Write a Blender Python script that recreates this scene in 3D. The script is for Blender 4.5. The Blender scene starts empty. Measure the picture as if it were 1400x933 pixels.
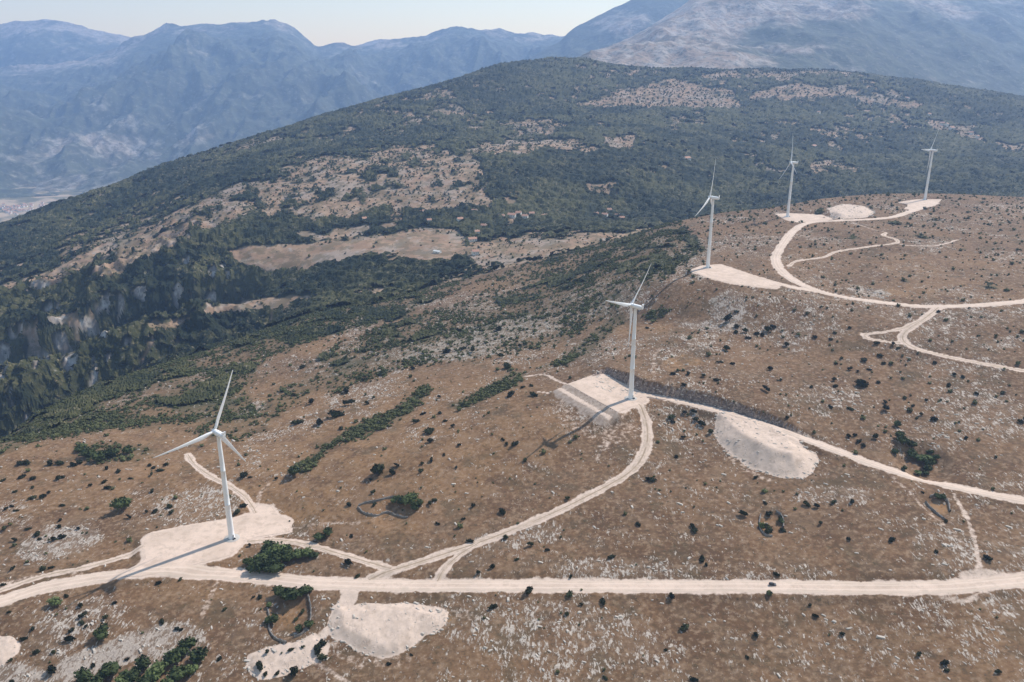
import bpy, bmesh, math, random
import numpy as np
from mathutils import Vector, Matrix

random.seed(7)
RNG = np.random.default_rng(11)
SC = bpy.context.scene
COL = SC.collection

# ------------------------------------------------------------------ camera model
FPX, PW, PH = 1089.0, 1400.0, 933.0
PITCH = math.atan(FPX / 3174.0)
CP, SP = math.cos(PITCH), math.sin(PITCH)
ZC = 340.0                                     # camera height above datum


def px_to_uk(px, py):
    """pixel -> (X/Y, (z-ZC)/Y) of its sight line."""
    a = (np.asarray(px, float) - PW / 2) / FPX
    v = (np.asarray(py, float) - PH / 2) / FPX
    d = CP - v * SP
    return a / d, (-SP - v * CP) / d


def world_to_px(X, Y, Z):
    z = Z - ZC
    dep = Y * CP - z * SP
    return PW / 2 + FPX * X / dep, PH / 2 - FPX * (Y * SP + z * CP) / dep


def px_at_h(px, py, h):
    u, k = px_to_uk(px, py)
    Y = (h - ZC) / k
    return u * Y, Y


# ------------------------------------------------------------------ noise
def _hash(ix, iy, seed):
    n = (ix.astype(np.int64) * 374761393 + iy.astype(np.int64) * 668265263 + seed * 974634777) & 0xFFFFFFFF
    n = ((n ^ (n >> 13)) * 1274126177) & 0xFFFFFFFF
    n = (n ^ (n >> 16)) & 0xFFFFFFFF
    return n.astype(np.float64) / 4294967295.0


def vnoise(x, y, seed=0):
    ix, iy = np.floor(x), np.floor(y)
    fx, fy = x - ix, y - iy
    fx = fx * fx * fx * (fx * (fx * 6 - 15) + 10)
    fy = fy * fy * fy * (fy * (fy * 6 - 15) + 10)
    a, b = _hash(ix, iy, seed), _hash(ix + 1, iy, seed)
    c, d = _hash(ix, iy + 1, seed), _hash(ix + 1, iy + 1, seed)
    return (a + (b - a) * fx) + ((c + (d - c) * fx) - (a + (b - a) * fx)) * fy


def fbm(x, y, octv=4, seed=0, gain=0.5):
    s, amp, tot = 0.0, 1.0, 0.0
    for o in range(octv):
        ca, sa = math.cos(o * 0.7), math.sin(o * 0.7)
        f = 2.03 ** o
        s = s + amp * (vnoise((x * ca - y * sa) * f, (x * sa + y * ca) * f, seed + o * 17) * 2 - 1)
        tot += amp
        amp *= gain
    return s / tot


def ridged(x, y, octv=4, seed=0, gain=0.5):
    s, amp, tot = 0.0, 1.0, 0.0
    for o in range(octv):
        ca, sa = math.cos(o * 0.9), math.sin(o * 0.9)
        f = 2.07 ** o
        n = vnoise((x * ca - y * sa) * f, (x * sa + y * ca) * f, seed + o * 31) * 2 - 1
        s = s + amp * (1 - 2 * np.abs(n))
        tot += amp
        amp *= gain
    return s / tot


def smooth(a, b, x):
    t = np.clip((x - a) / (b - a + 1e-12), 0, 1)
    return t * t * (3 - 2 * t)


def pchip_slopes(x, y):
    h = np.diff(x)
    d = np.diff(y) / h
    m = np.zeros_like(y)
    w1, w2 = 2 * h[1:] + h[:-1], h[1:] + 2 * h[:-1]
    same = (d[:-1] * d[1:]) > 0
    with np.errstate(divide='ignore', invalid='ignore'):
        hm = (w1 + w2) / (w1 / d[:-1] + w2 / d[1:])
    m[1:-1] = np.where(same, hm, 0)
    m[0], m[-1] = d[0], d[-1]
    return m


def pchip(x, y, q):
    x, y = np.asarray(x, float), np.asarray(y, float)
    m = pchip_slopes(x, y)
    i = np.clip(np.searchsorted(x, q) - 1, 0, len(x) - 2)
    h = x[i + 1] - x[i]
    t = np.clip((q - x[i]) / h, -0.0, 1.0)
    return ((1 + 2 * t) * (1 - t) ** 2 * y[i] + t * (1 - t) ** 2 * h * m[i]
            + t * t * (3 - 2 * t) * y[i + 1] + t * t * (t - 1) * h * m[i + 1])


# ------------------------------------------------------------------ terrain knots
# ('p', px, py, h)  seen point at height h   ('d', px, py, Y) seen point at distance Y   ('w', px, Y, h) hidden point
P, D, W_ = 'p', 'd', 'w'
CURVES = [
    [(P, -300, 1150, -348), (P, 0, 1150, -345), (P, 700, 1150, -331), (P, 1400, 1150, -309), (P, 1700, 1150, -302)],
    [(P, -300, 930, -346), (P, 0, 930, -341), (P, 350, 930, -334), (P, 700, 930, -323), (P, 1050, 930, -313), (P, 1400, 930, -302), (P, 1700, 930, -296)],
    [(P, -300, 880, -340), (P, 0, 822, -332), (P, 150, 795, -329), (P, 317, 786, -327), (P, 500, 799, -322), (P, 700, 801, -314), (P, 1000, 803, -303), (P, 1250, 804, -295), (P, 1400, 795, -291.5), (P, 1700, 760, -287)],
    [(P, -300, 760, -345), (P, 0, 735, -335), (P, 150, 740, -329), (P, 317, 736, -326), (P, 400, 720, -325.3), (P, 470, 735, -321.5), (P, 600, 705, -311), (P, 747, 660, -299.5), (P, 880, 660, -294), (P, 1000, 690, -293.5), (P, 1200, 725, -288.5), (P, 1400, 745, -287), (P, 1700, 730, -283)],
    [(P, -300, 690, -350), (P, 0, 655, -339), (P, 150, 650, -333), (P, 300, 655, -325.3), (P, 420, 645, -319), (P, 560, 602, -304), (P, 700, 572, -291), (P, 790, 550, -282.5), (P, 862, 546, -276.6), (P, 930, 553, -277), (P, 1000, 569, -277.5), (P, 1060, 588, -277.5), (P, 1130, 613, -278), (P, 1200, 640, -279.3), (P, 1400, 686, -281.5), (P, 1700, 715, -280)],
    [(P, -300, 683, -352), (P, 0, 640, -340), (P, 150, 632, -336), (P, 300, 632, -329.5), (P, 420, 615, -321), (P, 560, 570, -307.5), (P, 700, 540, -293), (P, 790, 515, -281), (P, 835, 506, -269), (P, 868, 515, -266.5), (P, 930, 532, -267), (P, 1000, 556, -268.5), (P, 1050, 575, -271), (P, 1100, 592, -274.5), (P, 1200, 632, -278.4), (P, 1400, 672, -280.2), (P, 1700, 690, -278)],
    [(P, -300, 665, -356), (P, 0, 612, -342), (P, 150, 597, -341), (P, 300, 592, -337), (P, 420, 562, -329), (P, 560, 504, -314), (P, 700, 474, -297), (P, 800, 455, -283), (P, 900, 445, -264), (P, 1000, 455, -258), (P, 1200, 500, -258), (P, 1400, 520, -257), (P, 1700, 530, -252)],
    [(P, -300, 658, -372), (P, 0, 606, -364), (P, 60, 585, -357), (P, 200, 552, -352), (P, 330, 522, -346), (P, 420, 500, -339), (P, 560, 457, -321), (P, 700, 420, -306), (P, 800, 392, -277), (P, 880, 386, -246), (P, 930, 379, -233.5), (P, 967, 382, -230.6), (P, 1010, 392, -231), (P, 1060, 398, -231.6), (P, 1120, 408, -234), (P, 1250, 419, -237), (P, 1400, 412, -233), (P, 1700, 395, -226)],
    [(D, -300, 655, 770), (D, 0, 602, 800), (D, 60, 563, 860), (D, 130, 532, 905), (D, 200, 509, 950), (D, 330, 470, 1020), (D, 420, 442, 1080), (D, 520, 421, 1130), (D, 640, 387, 1220), (D, 760, 352, 1310), (D, 850, 326, 1340), (D, 925, 304, 1330), (D, 990, 292, 1340), (D, 1040, 287, 1345), (D, 1130, 272, 1420), (D, 1200, 266, 1460), (D, 1290, 266, 1450), (D, 1400, 271, 1420), (D, 1700, 285, 1380)],
    [(W_, -300, 950, -600), (W_, 0, 1050, -555), (W_, 150, 1185, -505), (W_, 240, 1240, -480), (W_, 330, 1310, -452), (W_, 420, 1380, -400), (W_, 520, 1400, -372), (W_, 640, 1400, -340), (W_, 760, 1430, -322), (W_, 850, 1480, -312), (W_, 925, 1500, -305), (W_, 1040, 1560, -320), (W_, 1200, 1700, -328), (W_, 1400, 1700, -328), (W_, 1700, 1650, -328)],
    [(D, -300, 600, 1080), (D, 0, 517, 1150), (D, 100, 482, 1230), (D, 200, 456, 1300), (D, 300, 427, 1370), (D, 420, 396, 1430), (D, 520, 376, 1450), (D, 640, 350, 1480), (D, 760, 327, 1550), (D, 850, 313, 1620), (W_, 925, 1700, -322), (W_, 1040, 1780, -330), (W_, 1200, 1900, -330), (W_, 1400, 1900, -330), (W_, 1700, 1900, -330)],
    [(W_, -300, 1240, -660), (W_, 0, 1310, -625), (W_, 100, 1385, -600), (W_, 150, 1430, -575), (W_, 250, 1495, -530), (W_, 330, 1548, -475), (W_, 370, 1555, -425), (W_, 420, 1560, -388), (W_, 520, 1570, -360), (W_, 640, 1580, -337), (W_, 760, 1660, -325), (W_, 850, 1720, -324), (W_, 925, 1850, -325), (W_, 1040, 1950, -329), (W_, 1200, 2030, -326), (W_, 1400, 2030, -326), (W_, 1700, 2030, -326)],
    [(D, -300, 560, 1330), (D, 0, 465, 1400), (D, 100, 435, 1460), (D, 150, 408, 1510), (D, 250, 383, 1560), (D, 330, 360, 1612), (D, 420, 344, 1650), (D, 520, 326, 1700), (D, 640, 318, 1690), (D, 760, 306, 1760), (D, 850, 300, 1830), (W_, 925, 2000, -318), (W_, 1040, 2080, -322), (W_, 1200, 2160, -319), (W_, 1400, 2160, -320), (W_, 1700, 2160, -330)],
    [(D, -300, 480, 1560), (D, 0, 385, 1700), (D, 150, 332, 1850), (D, 330, 262, 2050), (D, 480, 236, 2150), (D, 640, 230, 2160), (D, 850, 225, 2250), (D, 1040, 220, 2500), (D, 1200, 220, 2600), (D, 1400, 222, 2600), (D, 1700, 230, 2600)],
    [(D, -300, 440, 1850), (D, 0, 342, 2000), (D, 150, 290, 2200), (D, 330, 213, 2600), (D, 480, 185, 2780), (D, 640, 160, 3000), (D, 850, 150, 3200), (D, 1040, 150, 3300), (D, 1200, 157, 3300), (D, 1400, 178, 3200), (D, 1700, 205, 3100)],
    [(D, -300, 410, 2150), (D, 0, 311, 2300), (D, 60, 289, 2400), (D, 130, 262, 2500), (D, 250, 216, 2800), (D, 390, 176, 3100), (D, 480, 146, 3300), (D, 600, 116, 3600), (D, 650, 100, 3700), (D, 690, 88, 3800), (D, 790, 80, 4000), (D, 850, 93, 4000), (D, 1000, 96, 4000), (D, 1100, 96, 4000), (D, 1200, 105, 3900), (D, 1300, 118, 3800), (D, 1400, 135, 3700), (D, 1700, 175, 3500)],
    [(W_, -300, 2900, -760), (W_, 0, 3050, -760), (W_, 250, 3500, -560), (W_, 480, 4000, -330), (W_, 700, 4500, -150), (W_, 1000, 4600, -170), (W_, 1400, 4400, -350), (W_, 1700, 4200, -430)],
    [(W_, -300, 4900, -1000), (W_, 0, 5000, -1000), (W_, 250, 5200, -1000), (W_, 480, 5500, -900), (W_, 700, 5700, -600), (W_, 1000, 5800, -300), (W_, 1400, 5800, -420), (W_, 1700, 5800, -500)],
    [(W_, -300, 9000, -1010), (W_, 700, 9000, -900), (W_, 1000, 9000, -600), (W_, 1700, 9000, -600)],
    [(W_, -300, 15600, -1010), (W_, 1700, 15600, -1010)],
]

UMAX = 1.2
NU = 1331
U = np.linspace(-UMAX, UMAX, NU)
YR = [230.0]
while YR[-1] < 15400:
    y = YR[-1]
    YR.append(y * math.exp(0.0036 if y < 1150 else 0.0019 if y < 1680 else 0.0032 if y < 2600 else 0.0042 if y < 4200 else 0.012))
YR = np.array(YR)
NV = len(YR)
LNY = np.log(YR)


def knot(kn):
    if kn[0] == 'p':
        u, k = px_to_uk(kn[1], kn[2])
        Y = kn[3] / k
        return float(u), float(Y), kn[3] + ZC
    if kn[0] == 'd':
        u, k = px_to_uk(kn[1], kn[2])
        return float(u), kn[3], float(k) * kn[3] + ZC
    k = kn[3] / kn[2]
    return (kn[1] - PW / 2) / FPX * (CP - k * SP), kn[2], kn[3] + ZC


kY, kH = [], []
for c in CURVES:
    a = np.array([knot(q) for q in c])
    a = a[np.argsort(a[:, 0])]
    uu = np.clip(U, a[0, 0], a[-1, 0])
    kY.append(np.exp(pchip(a[:, 0], np.log(a[:, 1]), uu)))
    kH.append(pchip(a[:, 0], a[:, 2], uu))
kY, kH = np.array(kY), np.array(kH)
for i in range(1, len(kY)):                      # keep the knots ordered in depth
    kY[i] = np.maximum(kY[i], kY[i - 1] * 1.012)
GH = np.zeros((NV, NU))
GT = np.zeros((NV, NU))                          # knot index along each sight line
for j in range(NU):
    lx = np.log(kY[:, j])
    GH[:, j] = pchip(lx, kH[:, j], LNY)
    GT[:, j] = np.interp(LNY, lx, np.arange(len(lx)))
GX = U[None, :] * YR[:, None]
GY = np.repeat(YR[:, None], NU, 1)

# relief of the land
plat = 1 - smooth(7.4, 8.6, GT)
hill = smooth(8.2, 9.5, GT) * (1 - smooth(15.6, 17, GT))
gorge = smooth(8.1, 8.8, GT) * (1 - smooth(12.3, 13.2, GT)) * smooth(.30, .41, -U)[None, :]
GH += plat * (2.6 * fbm(GX / 95, GY / 95, 3, 3) + 0.55 * fbm(GX / 22, GY / 22, 3, 5))
GH += hill * (9 * fbm(GX / 260, GY / 260, 4, 21) + 7 * ridged(GX / 330, GY / 330, 4, 23) - 3)
GH += gorge * (34 * ridged(GX / 150, GY / 150, 5, 33) + 14 * ridged(GX / 52, GY / 52, 4, 35))
CLIFF_N = ridged(GX / 90, GY / 90, 4, 61)


def grid_sample(G, X, Y):
    X, Y = np.asarray(X, float), np.asarray(Y, float)
    ci = np.clip((X / Y + UMAX) / (2 * UMAX) * (NU - 1), 0, NU - 1.001)
    ri = np.clip(np.interp(np.log(Y), LNY, np.arange(NV)), 0, NV - 1.001)
    c0, r0 = ci.astype(int), ri.astype(int)
    fc, fr = ci - c0, ri - r0
    return (G[r0, c0] * (1 - fc) + G[r0, c0 + 1] * fc) * (1 - fr) + (G[r0 + 1, c0] * (1 - fc) + G[r0 + 1, c0 + 1] * fc) * fr


def hit(px, py):
    """world points where the sight lines of pixels meet the land."""
    us, ks = px_to_uk(px, py)
    us, ks = np.atleast_1d(us), np.atleast_1d(ks)
    out = np.zeros((len(us), 3))
    for i, (u, k) in enumerate(zip(us, ks)):
        ci = min(max((u + UMAX) / (2 * UMAX) * (NU - 1), 0), NU - 1.001)
        c0 = int(ci)
        f = ci - c0
        col = GH[:, c0] * (1 - f) + GH[:, c0 + 1] * f
        diff = col - (ZC + k * YR)
        j = int(np.argmax(diff >= 0))
        if diff[j] < 0:
            j = NV - 1
        if j == 0:
            Y = YR[0]
        else:
            t = -diff[j - 1] / (diff[j] - diff[j - 1])
            Y = YR[j - 1] + (YR[j] - YR[j - 1]) * t
        out[i] = (u * Y, Y, ZC + k * Y)
    return out


def catmull(pts, step):
    pts = np.asarray(pts, float)
    e = np.vstack([2 * pts[0] - pts[1], pts, 2 * pts[-1] - pts[-2]])
    out = []
    for i in range(1, len(e) - 2):
        n = max(2, int(np.linalg.norm(e[i + 1][:2] - e[i][:2]) / step))
        for q in range(n):
            t = q / n
            out.append(0.5 * (2 * e[i] + (e[i + 1] - e[i - 1]) * t + (2 * e[i - 1] - 5 * e[i] + 4 * e[i + 1] - e[i + 2]) * t * t
                              + (3 * e[i] - e[i - 1] - 3 * e[i + 1] + e[i + 2]) * t ** 3))
    out.append(e[-2])
    return np.array(out)


def near(pts, margin):
    x0, x1 = pts[:, 0].min() - margin, pts[:, 0].max() + margin
    y0, y1 = pts[:, 1].min() - margin, pts[:, 1].max() + margin
    return np.nonzero((GX > x0) & (GX < x1) & (GY > y0) & (GY < y1))


def dist_polyline(x, y, pts):
    """distance to a polyline and the polyline's z at the nearest point."""
    best = np.full(x.shape, 1e9)
    bz = np.zeros(x.shape)
    for a, b in zip(pts[:-1], pts[1:]):
        dx, dy = b[0] - a[0], b[1] - a[1]
        L2 = dx * dx + dy * dy + 1e-9
        t = np.clip(((x - a[0]) * dx + (y - a[1]) * dy) / L2, 0, 1)
        d = np.hypot(x - a[0] - t * dx, y - a[1] - t * dy)
        m = d < best
        best = np.where(m, d, best)
        bz = np.where(m, a[2] + (b[2] - a[2]) * t, bz)
    return best, bz


def sd_poly(x, y, poly):
    """signed distance to a polygon, negative inside."""
    poly = np.asarray(poly, float)
    d = np.full(x.shape, 1e18)
    ins = np.zeros(x.shape, bool)
    for a, b in zip(poly, np.roll(poly, -1, 0)):
        dx, dy = b[0] - a[0], b[1] - a[1]
        t = np.clip(((x - a[0]) * dx + (y - a[1]) * dy) / (dx * dx + dy * dy + 1e-12), 0, 1)
        d = np.minimum(d, (x - a[0] - t * dx) ** 2 + (y - a[1] - t * dy) ** 2)
        c = ((a[1] > y) != (b[1] > y))
        with np.errstate(divide='ignore', invalid='ignore'):
            xx = dx * (y - a[1]) / (dy if dy != 0 else 1e-12) + a[0]
        ins ^= c & (x < xx)
    d = np.sqrt(d)
    return np.where(ins, -d, d)


# ------------------------------------------------------------------ roads, pads and heaps (pixel lines laid on the land)
ROADS = {
    'gravel_road': dict(w=10.5, px=[(-90, 846), (-40, 833), (0, 822), (60, 804), (120, 793), (165, 787), (230, 784), (300, 785), (360, 790), (420, 796), (480, 799), (560, 801), (640, 801), (760, 801), (900, 802), (1050, 802), (1180, 804), (1280, 803), (1340, 799), (1400, 793), (1480, 783), (1560, 770)]),
    'access_road': dict(w=7.2, px=[(1560, 714), (1480, 700), (1400, 685), (1330, 671), (1260, 655), (1200, 637), (1130, 611), (1060, 585), (1000, 566), (940, 551), (890, 541), (868, 537)],
                        h=[-280.5, -281, -281.5, -281, -280.3, -279.3, -278, -277, -276.6, -276.3, -276, -276]),
    'upper_road': dict(w=8.5, px=[(1560, 392), (1470, 402), (1400, 412), (1330, 418), (1260, 419), (1200, 413), (1150, 406), (1110, 395), (1080, 380), (1064, 365), (1061, 351), (1070, 334), (1085, 316), (1105, 305), (1140, 302), (1190, 300), (1220, 297), (1240, 291), (1260, 283), (1281, 276)]),
    'pad_road': dict(w=7.5, px=[(1122, 399), (1090, 394), (1060, 388), (1030, 381), (1000, 374)]),
    'curved_track': dict(w=6.0, px=[(868, 553), (879, 565), (884, 580), (885, 602), (878, 625), (862, 645), (835, 662), (800, 680), (760, 700), (710, 721), (660, 740), (610, 757), (560, 773), (520, 785), (497, 795)], rough=1),
    'track_branch': dict(w=3.6, px=[(657, 741), (628, 760), (608, 778), (597, 795)], rough=1),
    'valley_track': dict(w=4.4, px=[(338, 741), (378, 738), (420, 745), (460, 756), (500, 768), (540, 779)], rough=1),
    'hill_track': dict(w=4.0, px=[(257, 622), (268, 637), (290, 652), (315, 665), (335, 679), (347, 692), (352, 705)], rough=1),
    'side_track': dict(w=3.6, px=[(-60, 826), (0, 808), (60, 788), (120, 775), (170, 761), (198, 751)], rough=1),
    'switchback_track': dict(w=5.6, px=[(1283, 421), (1262, 437), (1240, 452), (1234, 463), (1248, 476), (1290, 487), (1340, 497), (1400, 507), (1480, 519), (1560, 528)], rough=1),
    'loop_track': dict(w=3.2, px=[(1258, 438), (1235, 448), (1205, 455), (1181, 457), (1184, 463), (1210, 467), (1236, 470)], rough=1),
    'plateau_track': dict(w=2.8, px=[(1079, 364), (1090, 357), (1125, 352), (1145, 344), (1185, 338), (1222, 333), (1226, 328), (1208, 322), (1212, 318)], rough=1),
}
FAINT = [  # worn bare ground, part of the land's own surface  (width m, strength, pixels)
    (2.2, .52, [(1304, 676), (1318, 700), (1330, 730), (1338, 765), (1338, 795)]),
    (3.0, .35, [(1215, 648), (1250, 680), (1285, 712), (1318, 742)]),
    (2.6, .6, [(1225, 333), (1245, 336), (1280, 336), (1310, 328)]),
    (2.4, .6, [(716, 515), (745, 513), (765, 522), (790, 526)]), (2.2, .6, [(735, 536), (765, 533)]),
    (3.5, .36, [(300, 793), (288, 815), (276, 845)]),
    (2.4, .42, [(432, 905), (455, 920), (485, 940)]),
    (3.0, .38, [(395, 722), (425, 718), (455, 715), (490, 716)]),
    (2.0, .33, [(845, 562), (835, 590), (815, 630)]),
    (22.0, .30, [(770, 555), (800, 585), (842, 598), (862, 585)]), (9.0, .36, [(850, 566), (838, 580), (825, 612)]), (6.0, .34, [(985, 600), (1010, 634), (1050, 656)]), (7.0, .32, [(620, 838), (650, 845)]), (10.0, .3, [(450, 880), (500, 905), (550, 900)]),
    (2.2, .5, [(1165, 305), (1185, 311), (1212, 318)]),
    (4.0, .6, [(1318, 788), (1338, 782), (1372, 788)]), (3.0, .5, [(1290, 816), (1315, 823), (1335, 816)]),
    (3.0, .4, [(350, 690), (358, 672), (368, 662)]),
    (3.5, .33, [(893, 512), (895, 490), (902, 476)]),
    (9.0, .9, [(475, 803), (478, 815), (470, 830)]), (5.0, .7, [(450, 860), (430, 875), (400, 888), (370, 895)]),
    (5.0, .4, [(0, 800), (60, 786), (110, 782)]),
]
PADS = {
    'turbine_pad': [
        dict(h=-326, ramp=9, px=[(198, 737), (206, 730), (260, 719), (320, 709), (345, 703), (351, 691), (370, 693), (379, 703), (396, 712), (396, 727), (360, 733), (335, 739), (328, 748), (318, 757), (300, 764), (240, 778), (195, 788), (165, 789), (185, 778), (199, 765), (196, 750)]),
        dict(h=-276, ramp=10, px=[(826, 511), (866, 531), (884, 539), (884, 549), (866, 556), (845, 564), (777, 526), (800, 518)]),
        dict(h=-229.7, ramp=12, px=[(944, 370), (960, 364), (985, 362), (1030, 377), (1068, 388), (1060, 395), (1000, 388), (965, 379)]),
        dict(h=-224.5, ramp=12, px=[(1062, 293), (1080, 292), (1122, 294), (1138, 300), (1122, 304), (1085, 304), (1072, 299)]),
        dict(h=-219.2, ramp=12, px=[(1229, 277), (1256, 273), (1285, 273), (1277, 281), (1252, 288), (1238, 286), (1244, 280)]),
    ],
}
HEAPS = [
    dict(top=-276.2, slope=.5, px=[(981, 567), (978, 591), (986, 611), (1007, 627), (1031, 643), (1051, 648), (1072, 653), (1094, 654), (1111, 647), (1118, 634), (1115, 620), (1108, 611), (1086, 598), (1051, 584), (1017, 571), (1000, 563)], h=-276.6, foot=(1, 10)),
    dict(top=None, rise=2.2, slope=.3, px=[(1130, 285), (1150, 279), (1185, 283), (1198, 291), (1186, 298), (1150, 300), (1136, 293)], h=-222),
    dict(top=None, rise=2.8, slope=.34, px=[(453, 826), (502, 824), (533, 823), (598, 826), (616, 837), (611, 853), (598, 866), (571, 877), (550, 896), (523, 904), (489, 894), (454, 874), (444, 853)], h=-329),
    dict(top=None, rise=.7, slope=.2, px=[(333, 893), (360, 886), (400, 876), (430, 866), (455, 880), (450, 900), (420, 915), (390, 925), (350, 932), (332, 915)], h=-334),
    dict(top=None, rise=1.5, slope=.3, px=[(-40, 866), (20, 868), (32, 880), (25, 895), (5, 912), (-30, 925), (-60, 900)], h=-337),
]

for n, r in ROADS.items():
    px = np.array(r['px'], float)
    if 'h' in r:
        x, y = px_at_h(px[:, 0], px[:, 1], np.array(r['h']) + ZC)
        w = np.stack([x, y, np.array(r['h']) + ZC], -1)
    else:
        w = hit(px[:, 0], px[:, 1])
    pts = catmull(w, 3.0)
    z = pts[:, 2].copy()
    for _ in range(30):
        z[1:-1] = (z[:-2] + 2 * z[1:-1] + z[2:]) / 4
    pts[:, 2] = z
    r['pts'] = pts
for p in PADS['turbine_pad']:
    q = np.array(p['px'], float)
    x, y = px_at_h(q[:, 0], q[:, 1], p['h'] + ZC)
    p['w'] = np.stack([x, y], -1)
for p in HEAPS:
    q = np.array(p['px'], float)
    w = hit(q[:, 0], q[:, 1])[:, :2]
    if 'foot' in p:
        x, y = px_at_h(q[:, 0], q[:, 1], p['h'] + ZC)
        for i in range(len(q)):
            if not p['foot'][0] <= i <= p['foot'][1]:
                w[i] = x[i], y[i]
    p['w'] = w

DUST = np.zeros((NV, NU))        # bare pale gravel on the land
SCREE = np.zeros((NV, NU))       # tipped stone
NB = fbm(GX / 9, GY / 9, 3, 77)
NAT = GH.copy()
GPXn, GPYn = world_to_px(GX, GY, GH)
# roads cut and fill the land
for n in reversed(list(ROADS)):
    r = ROADS[n]
    half = r['w'] / 2
    idx = near(r['pts'], 40)
    x, y = GX[idx], GY[idx]
    d, z = dist_polyline(x, y, r['pts'][::2] if len(r['pts']) > 30 else r['pts'])
    nat = GH[idx]
    inner = half + 1.2 + (1.6 * ridged(GX[idx] / 9, GY[idx] / 9, 3, 71) if n == 'access_road' else 0)
    ramp = np.where(nat > z, 3.0 if n == 'access_road' else 5.0, 7.0)
    GH[idx] = z + (nat - z) * smooth(0, 1, (d - inner) / ramp)
    wear = 1 - smooth(half - .3, half + (4.2 if not r.get('rough') else 3.2) + 3.4 * NB[idx], d)
    DUST[idx] = np.maximum(DUST[idx], wear * .85)
for p in PADS['turbine_pad']:
    idx = near(p['w'], 40)
    d = sd_poly(GX[idx], GY[idx], p['w'])
    nat = GH[idx]
    z = p['h'] + ZC
    ramp = np.where(nat > z, 3.0 if p['h'] == -276 else 16.0, p['ramp'])
    GH[idx] = z + (nat - z) * smooth(0, 1, (d - .8) / ramp)
    DUST[idx] = np.maximum(DUST[idx], .9 * (1 - smooth(.0, 5 + 3 * NB[idx], d)))
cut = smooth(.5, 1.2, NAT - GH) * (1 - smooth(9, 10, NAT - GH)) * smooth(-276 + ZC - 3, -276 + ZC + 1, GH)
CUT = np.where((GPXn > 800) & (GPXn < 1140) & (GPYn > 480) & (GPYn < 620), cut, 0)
SCREE = np.maximum(SCREE, 0 * np.where((GPXn > 800) & (GPXn < 1140) & (GPYn > 480) & (GPYn < 620), cut, 0))
DUST = DUST * (1 - .9 * np.where((GPXn > 800) & (GPXn < 1140) & (GPYn > 480) & (GPYn < 620), cut, 0))
# terraces below the second pad
A = np.array(px_at_h(777, 526, -276 + ZC)); B = np.array(px_at_h(845, 564, -276 + ZC))
ax = (B - A) / np.linalg.norm(B - A)
nrm = np.array([ax[1], -ax[0]])
if nrm[1] > 0:
    nrm = -nrm
Lab = np.linalg.norm(B - A)
idx = near(np.array([A, B]), 70)
rx, ry = GX[idx] - A[0], GY[idx] - A[1]
t = rx * ax[0] + ry * ax[1]
d = rx * nrm[0] + ry * nrm[1]
prof = np.interp(d, [0, 6.0, 11.0, 19, 26], [0, 2.3, 2.5, 5.4, 7.0])
msk = smooth(-10, -1, t) * (1 - smooth(Lab - 2, Lab + 8, t)) * smooth(-.1, .3, d) * (1 - smooth(13, 34, d))
GH[idx] = GH[idx] * (1 - msk) + (-276 + ZC - prof) * msk
bench = smooth(6.2, 7.0, d) * (1 - smooth(11.0, 12.0, d)) * smooth(-6, 0, t) * (1 - smooth(Lab - 1, Lab + 4, t))
face = smooth(.2, 1, d) * (1 - smooth(15, 24, d + 6 * NB[idx])) * smooth(-8, 0, t) * (1 - smooth(Lab, Lab + 9, t))
SCREE[idx] = np.maximum(SCREE[idx], .8 * face * (1 - bench))
DUST[idx] = np.maximum(DUST[idx] * (1 - face), bench)
HEAPM = np.zeros((NV, NU))
for p in HEAPS:
    idx = near(p['w'], 25)
    d = sd_poly(GX[idx], GY[idx], p['w']) + 2.2 * fbm(GX[idx] / 13, GY[idx] / 13, 3, 19) + (0 if p['top'] is not None else 1.5)
    nat = GH[idx]
    ins = np.maximum(-d, 0) * p['slope']
    if p['top'] is not None:
        z = np.minimum(p['top'] + ZC + .0 * nat, nat + ins)
        GH[idx] = np.where(d < 0, np.maximum(z, nat), nat)
        lip = smooth(0, 2.0, p['top'] + ZC - GH[idx])
    else:
        rise = p['rise'] * (1 + .25 * fbm(GX[idx] / 14, GY[idx] / 14, 2, 9))
        GH[idx] = nat + np.minimum(ins, rise)
    GH[idx] += np.where(d < 1, .38 * fbm(GX[idx] / 4.5, GY[idx] / 4.5, 3, 39) * smooth(1, -2, d), 0)
    HEAPM[idx] = np.maximum(HEAPM[idx], (1 - smooth(-3.5, -1, d)) * .0 + np.exp(-((d - .2) / 2.2) ** 2) + .12 * (d < 0))
    sc = 1 - smooth(-1.0, 1.6 + 1.2 * NB[idx], d)
    SCREE[idx] = np.maximum(SCREE[idx], sc * (.22 + .42 * fbm(GX[idx] / 8, GY[idx] / 8, 3, 29)))
    DUST[idx] = np.maximum(DUST[idx] * (1 - .0 * sc), sc)
for wd, st, px in FAINT:
    q = np.array(px, float)
    pts = catmull(hit(q[:, 0], q[:, 1]), 5.0)
    idx = near(pts, 15)
    dd, _ = dist_polyline(GX[idx], GY[idx], pts)
    DUST[idx] = np.maximum(DUST[idx], st * (1 - smooth(wd * .35, wd * .8 + 1.5 + 2 * NB[idx], dd)))
# hollows (dolines)
for (cx, cy, rad, dep) in [(540, 697, 17, 3.0), (398, 842, 15, 3.0), (1056, 715, 12, 2.0), (1283, 694, 11, 1.8), (1262, 630, 22, 5.5), (1185, 398, 9, 2)]:
    c = hit(cx, cy)[0]
    idx = near(np.array([c[:2]]), rad * 2)
    d = np.hypot(GX[idx] - c[0], (GY[idx] - c[1]) * .8)
    GH[idx] -= dep * (1 - smooth(.45 * rad, 1.15 * rad, d))

GPX, GPY = world_to_px(GX, GY, GH)

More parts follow.
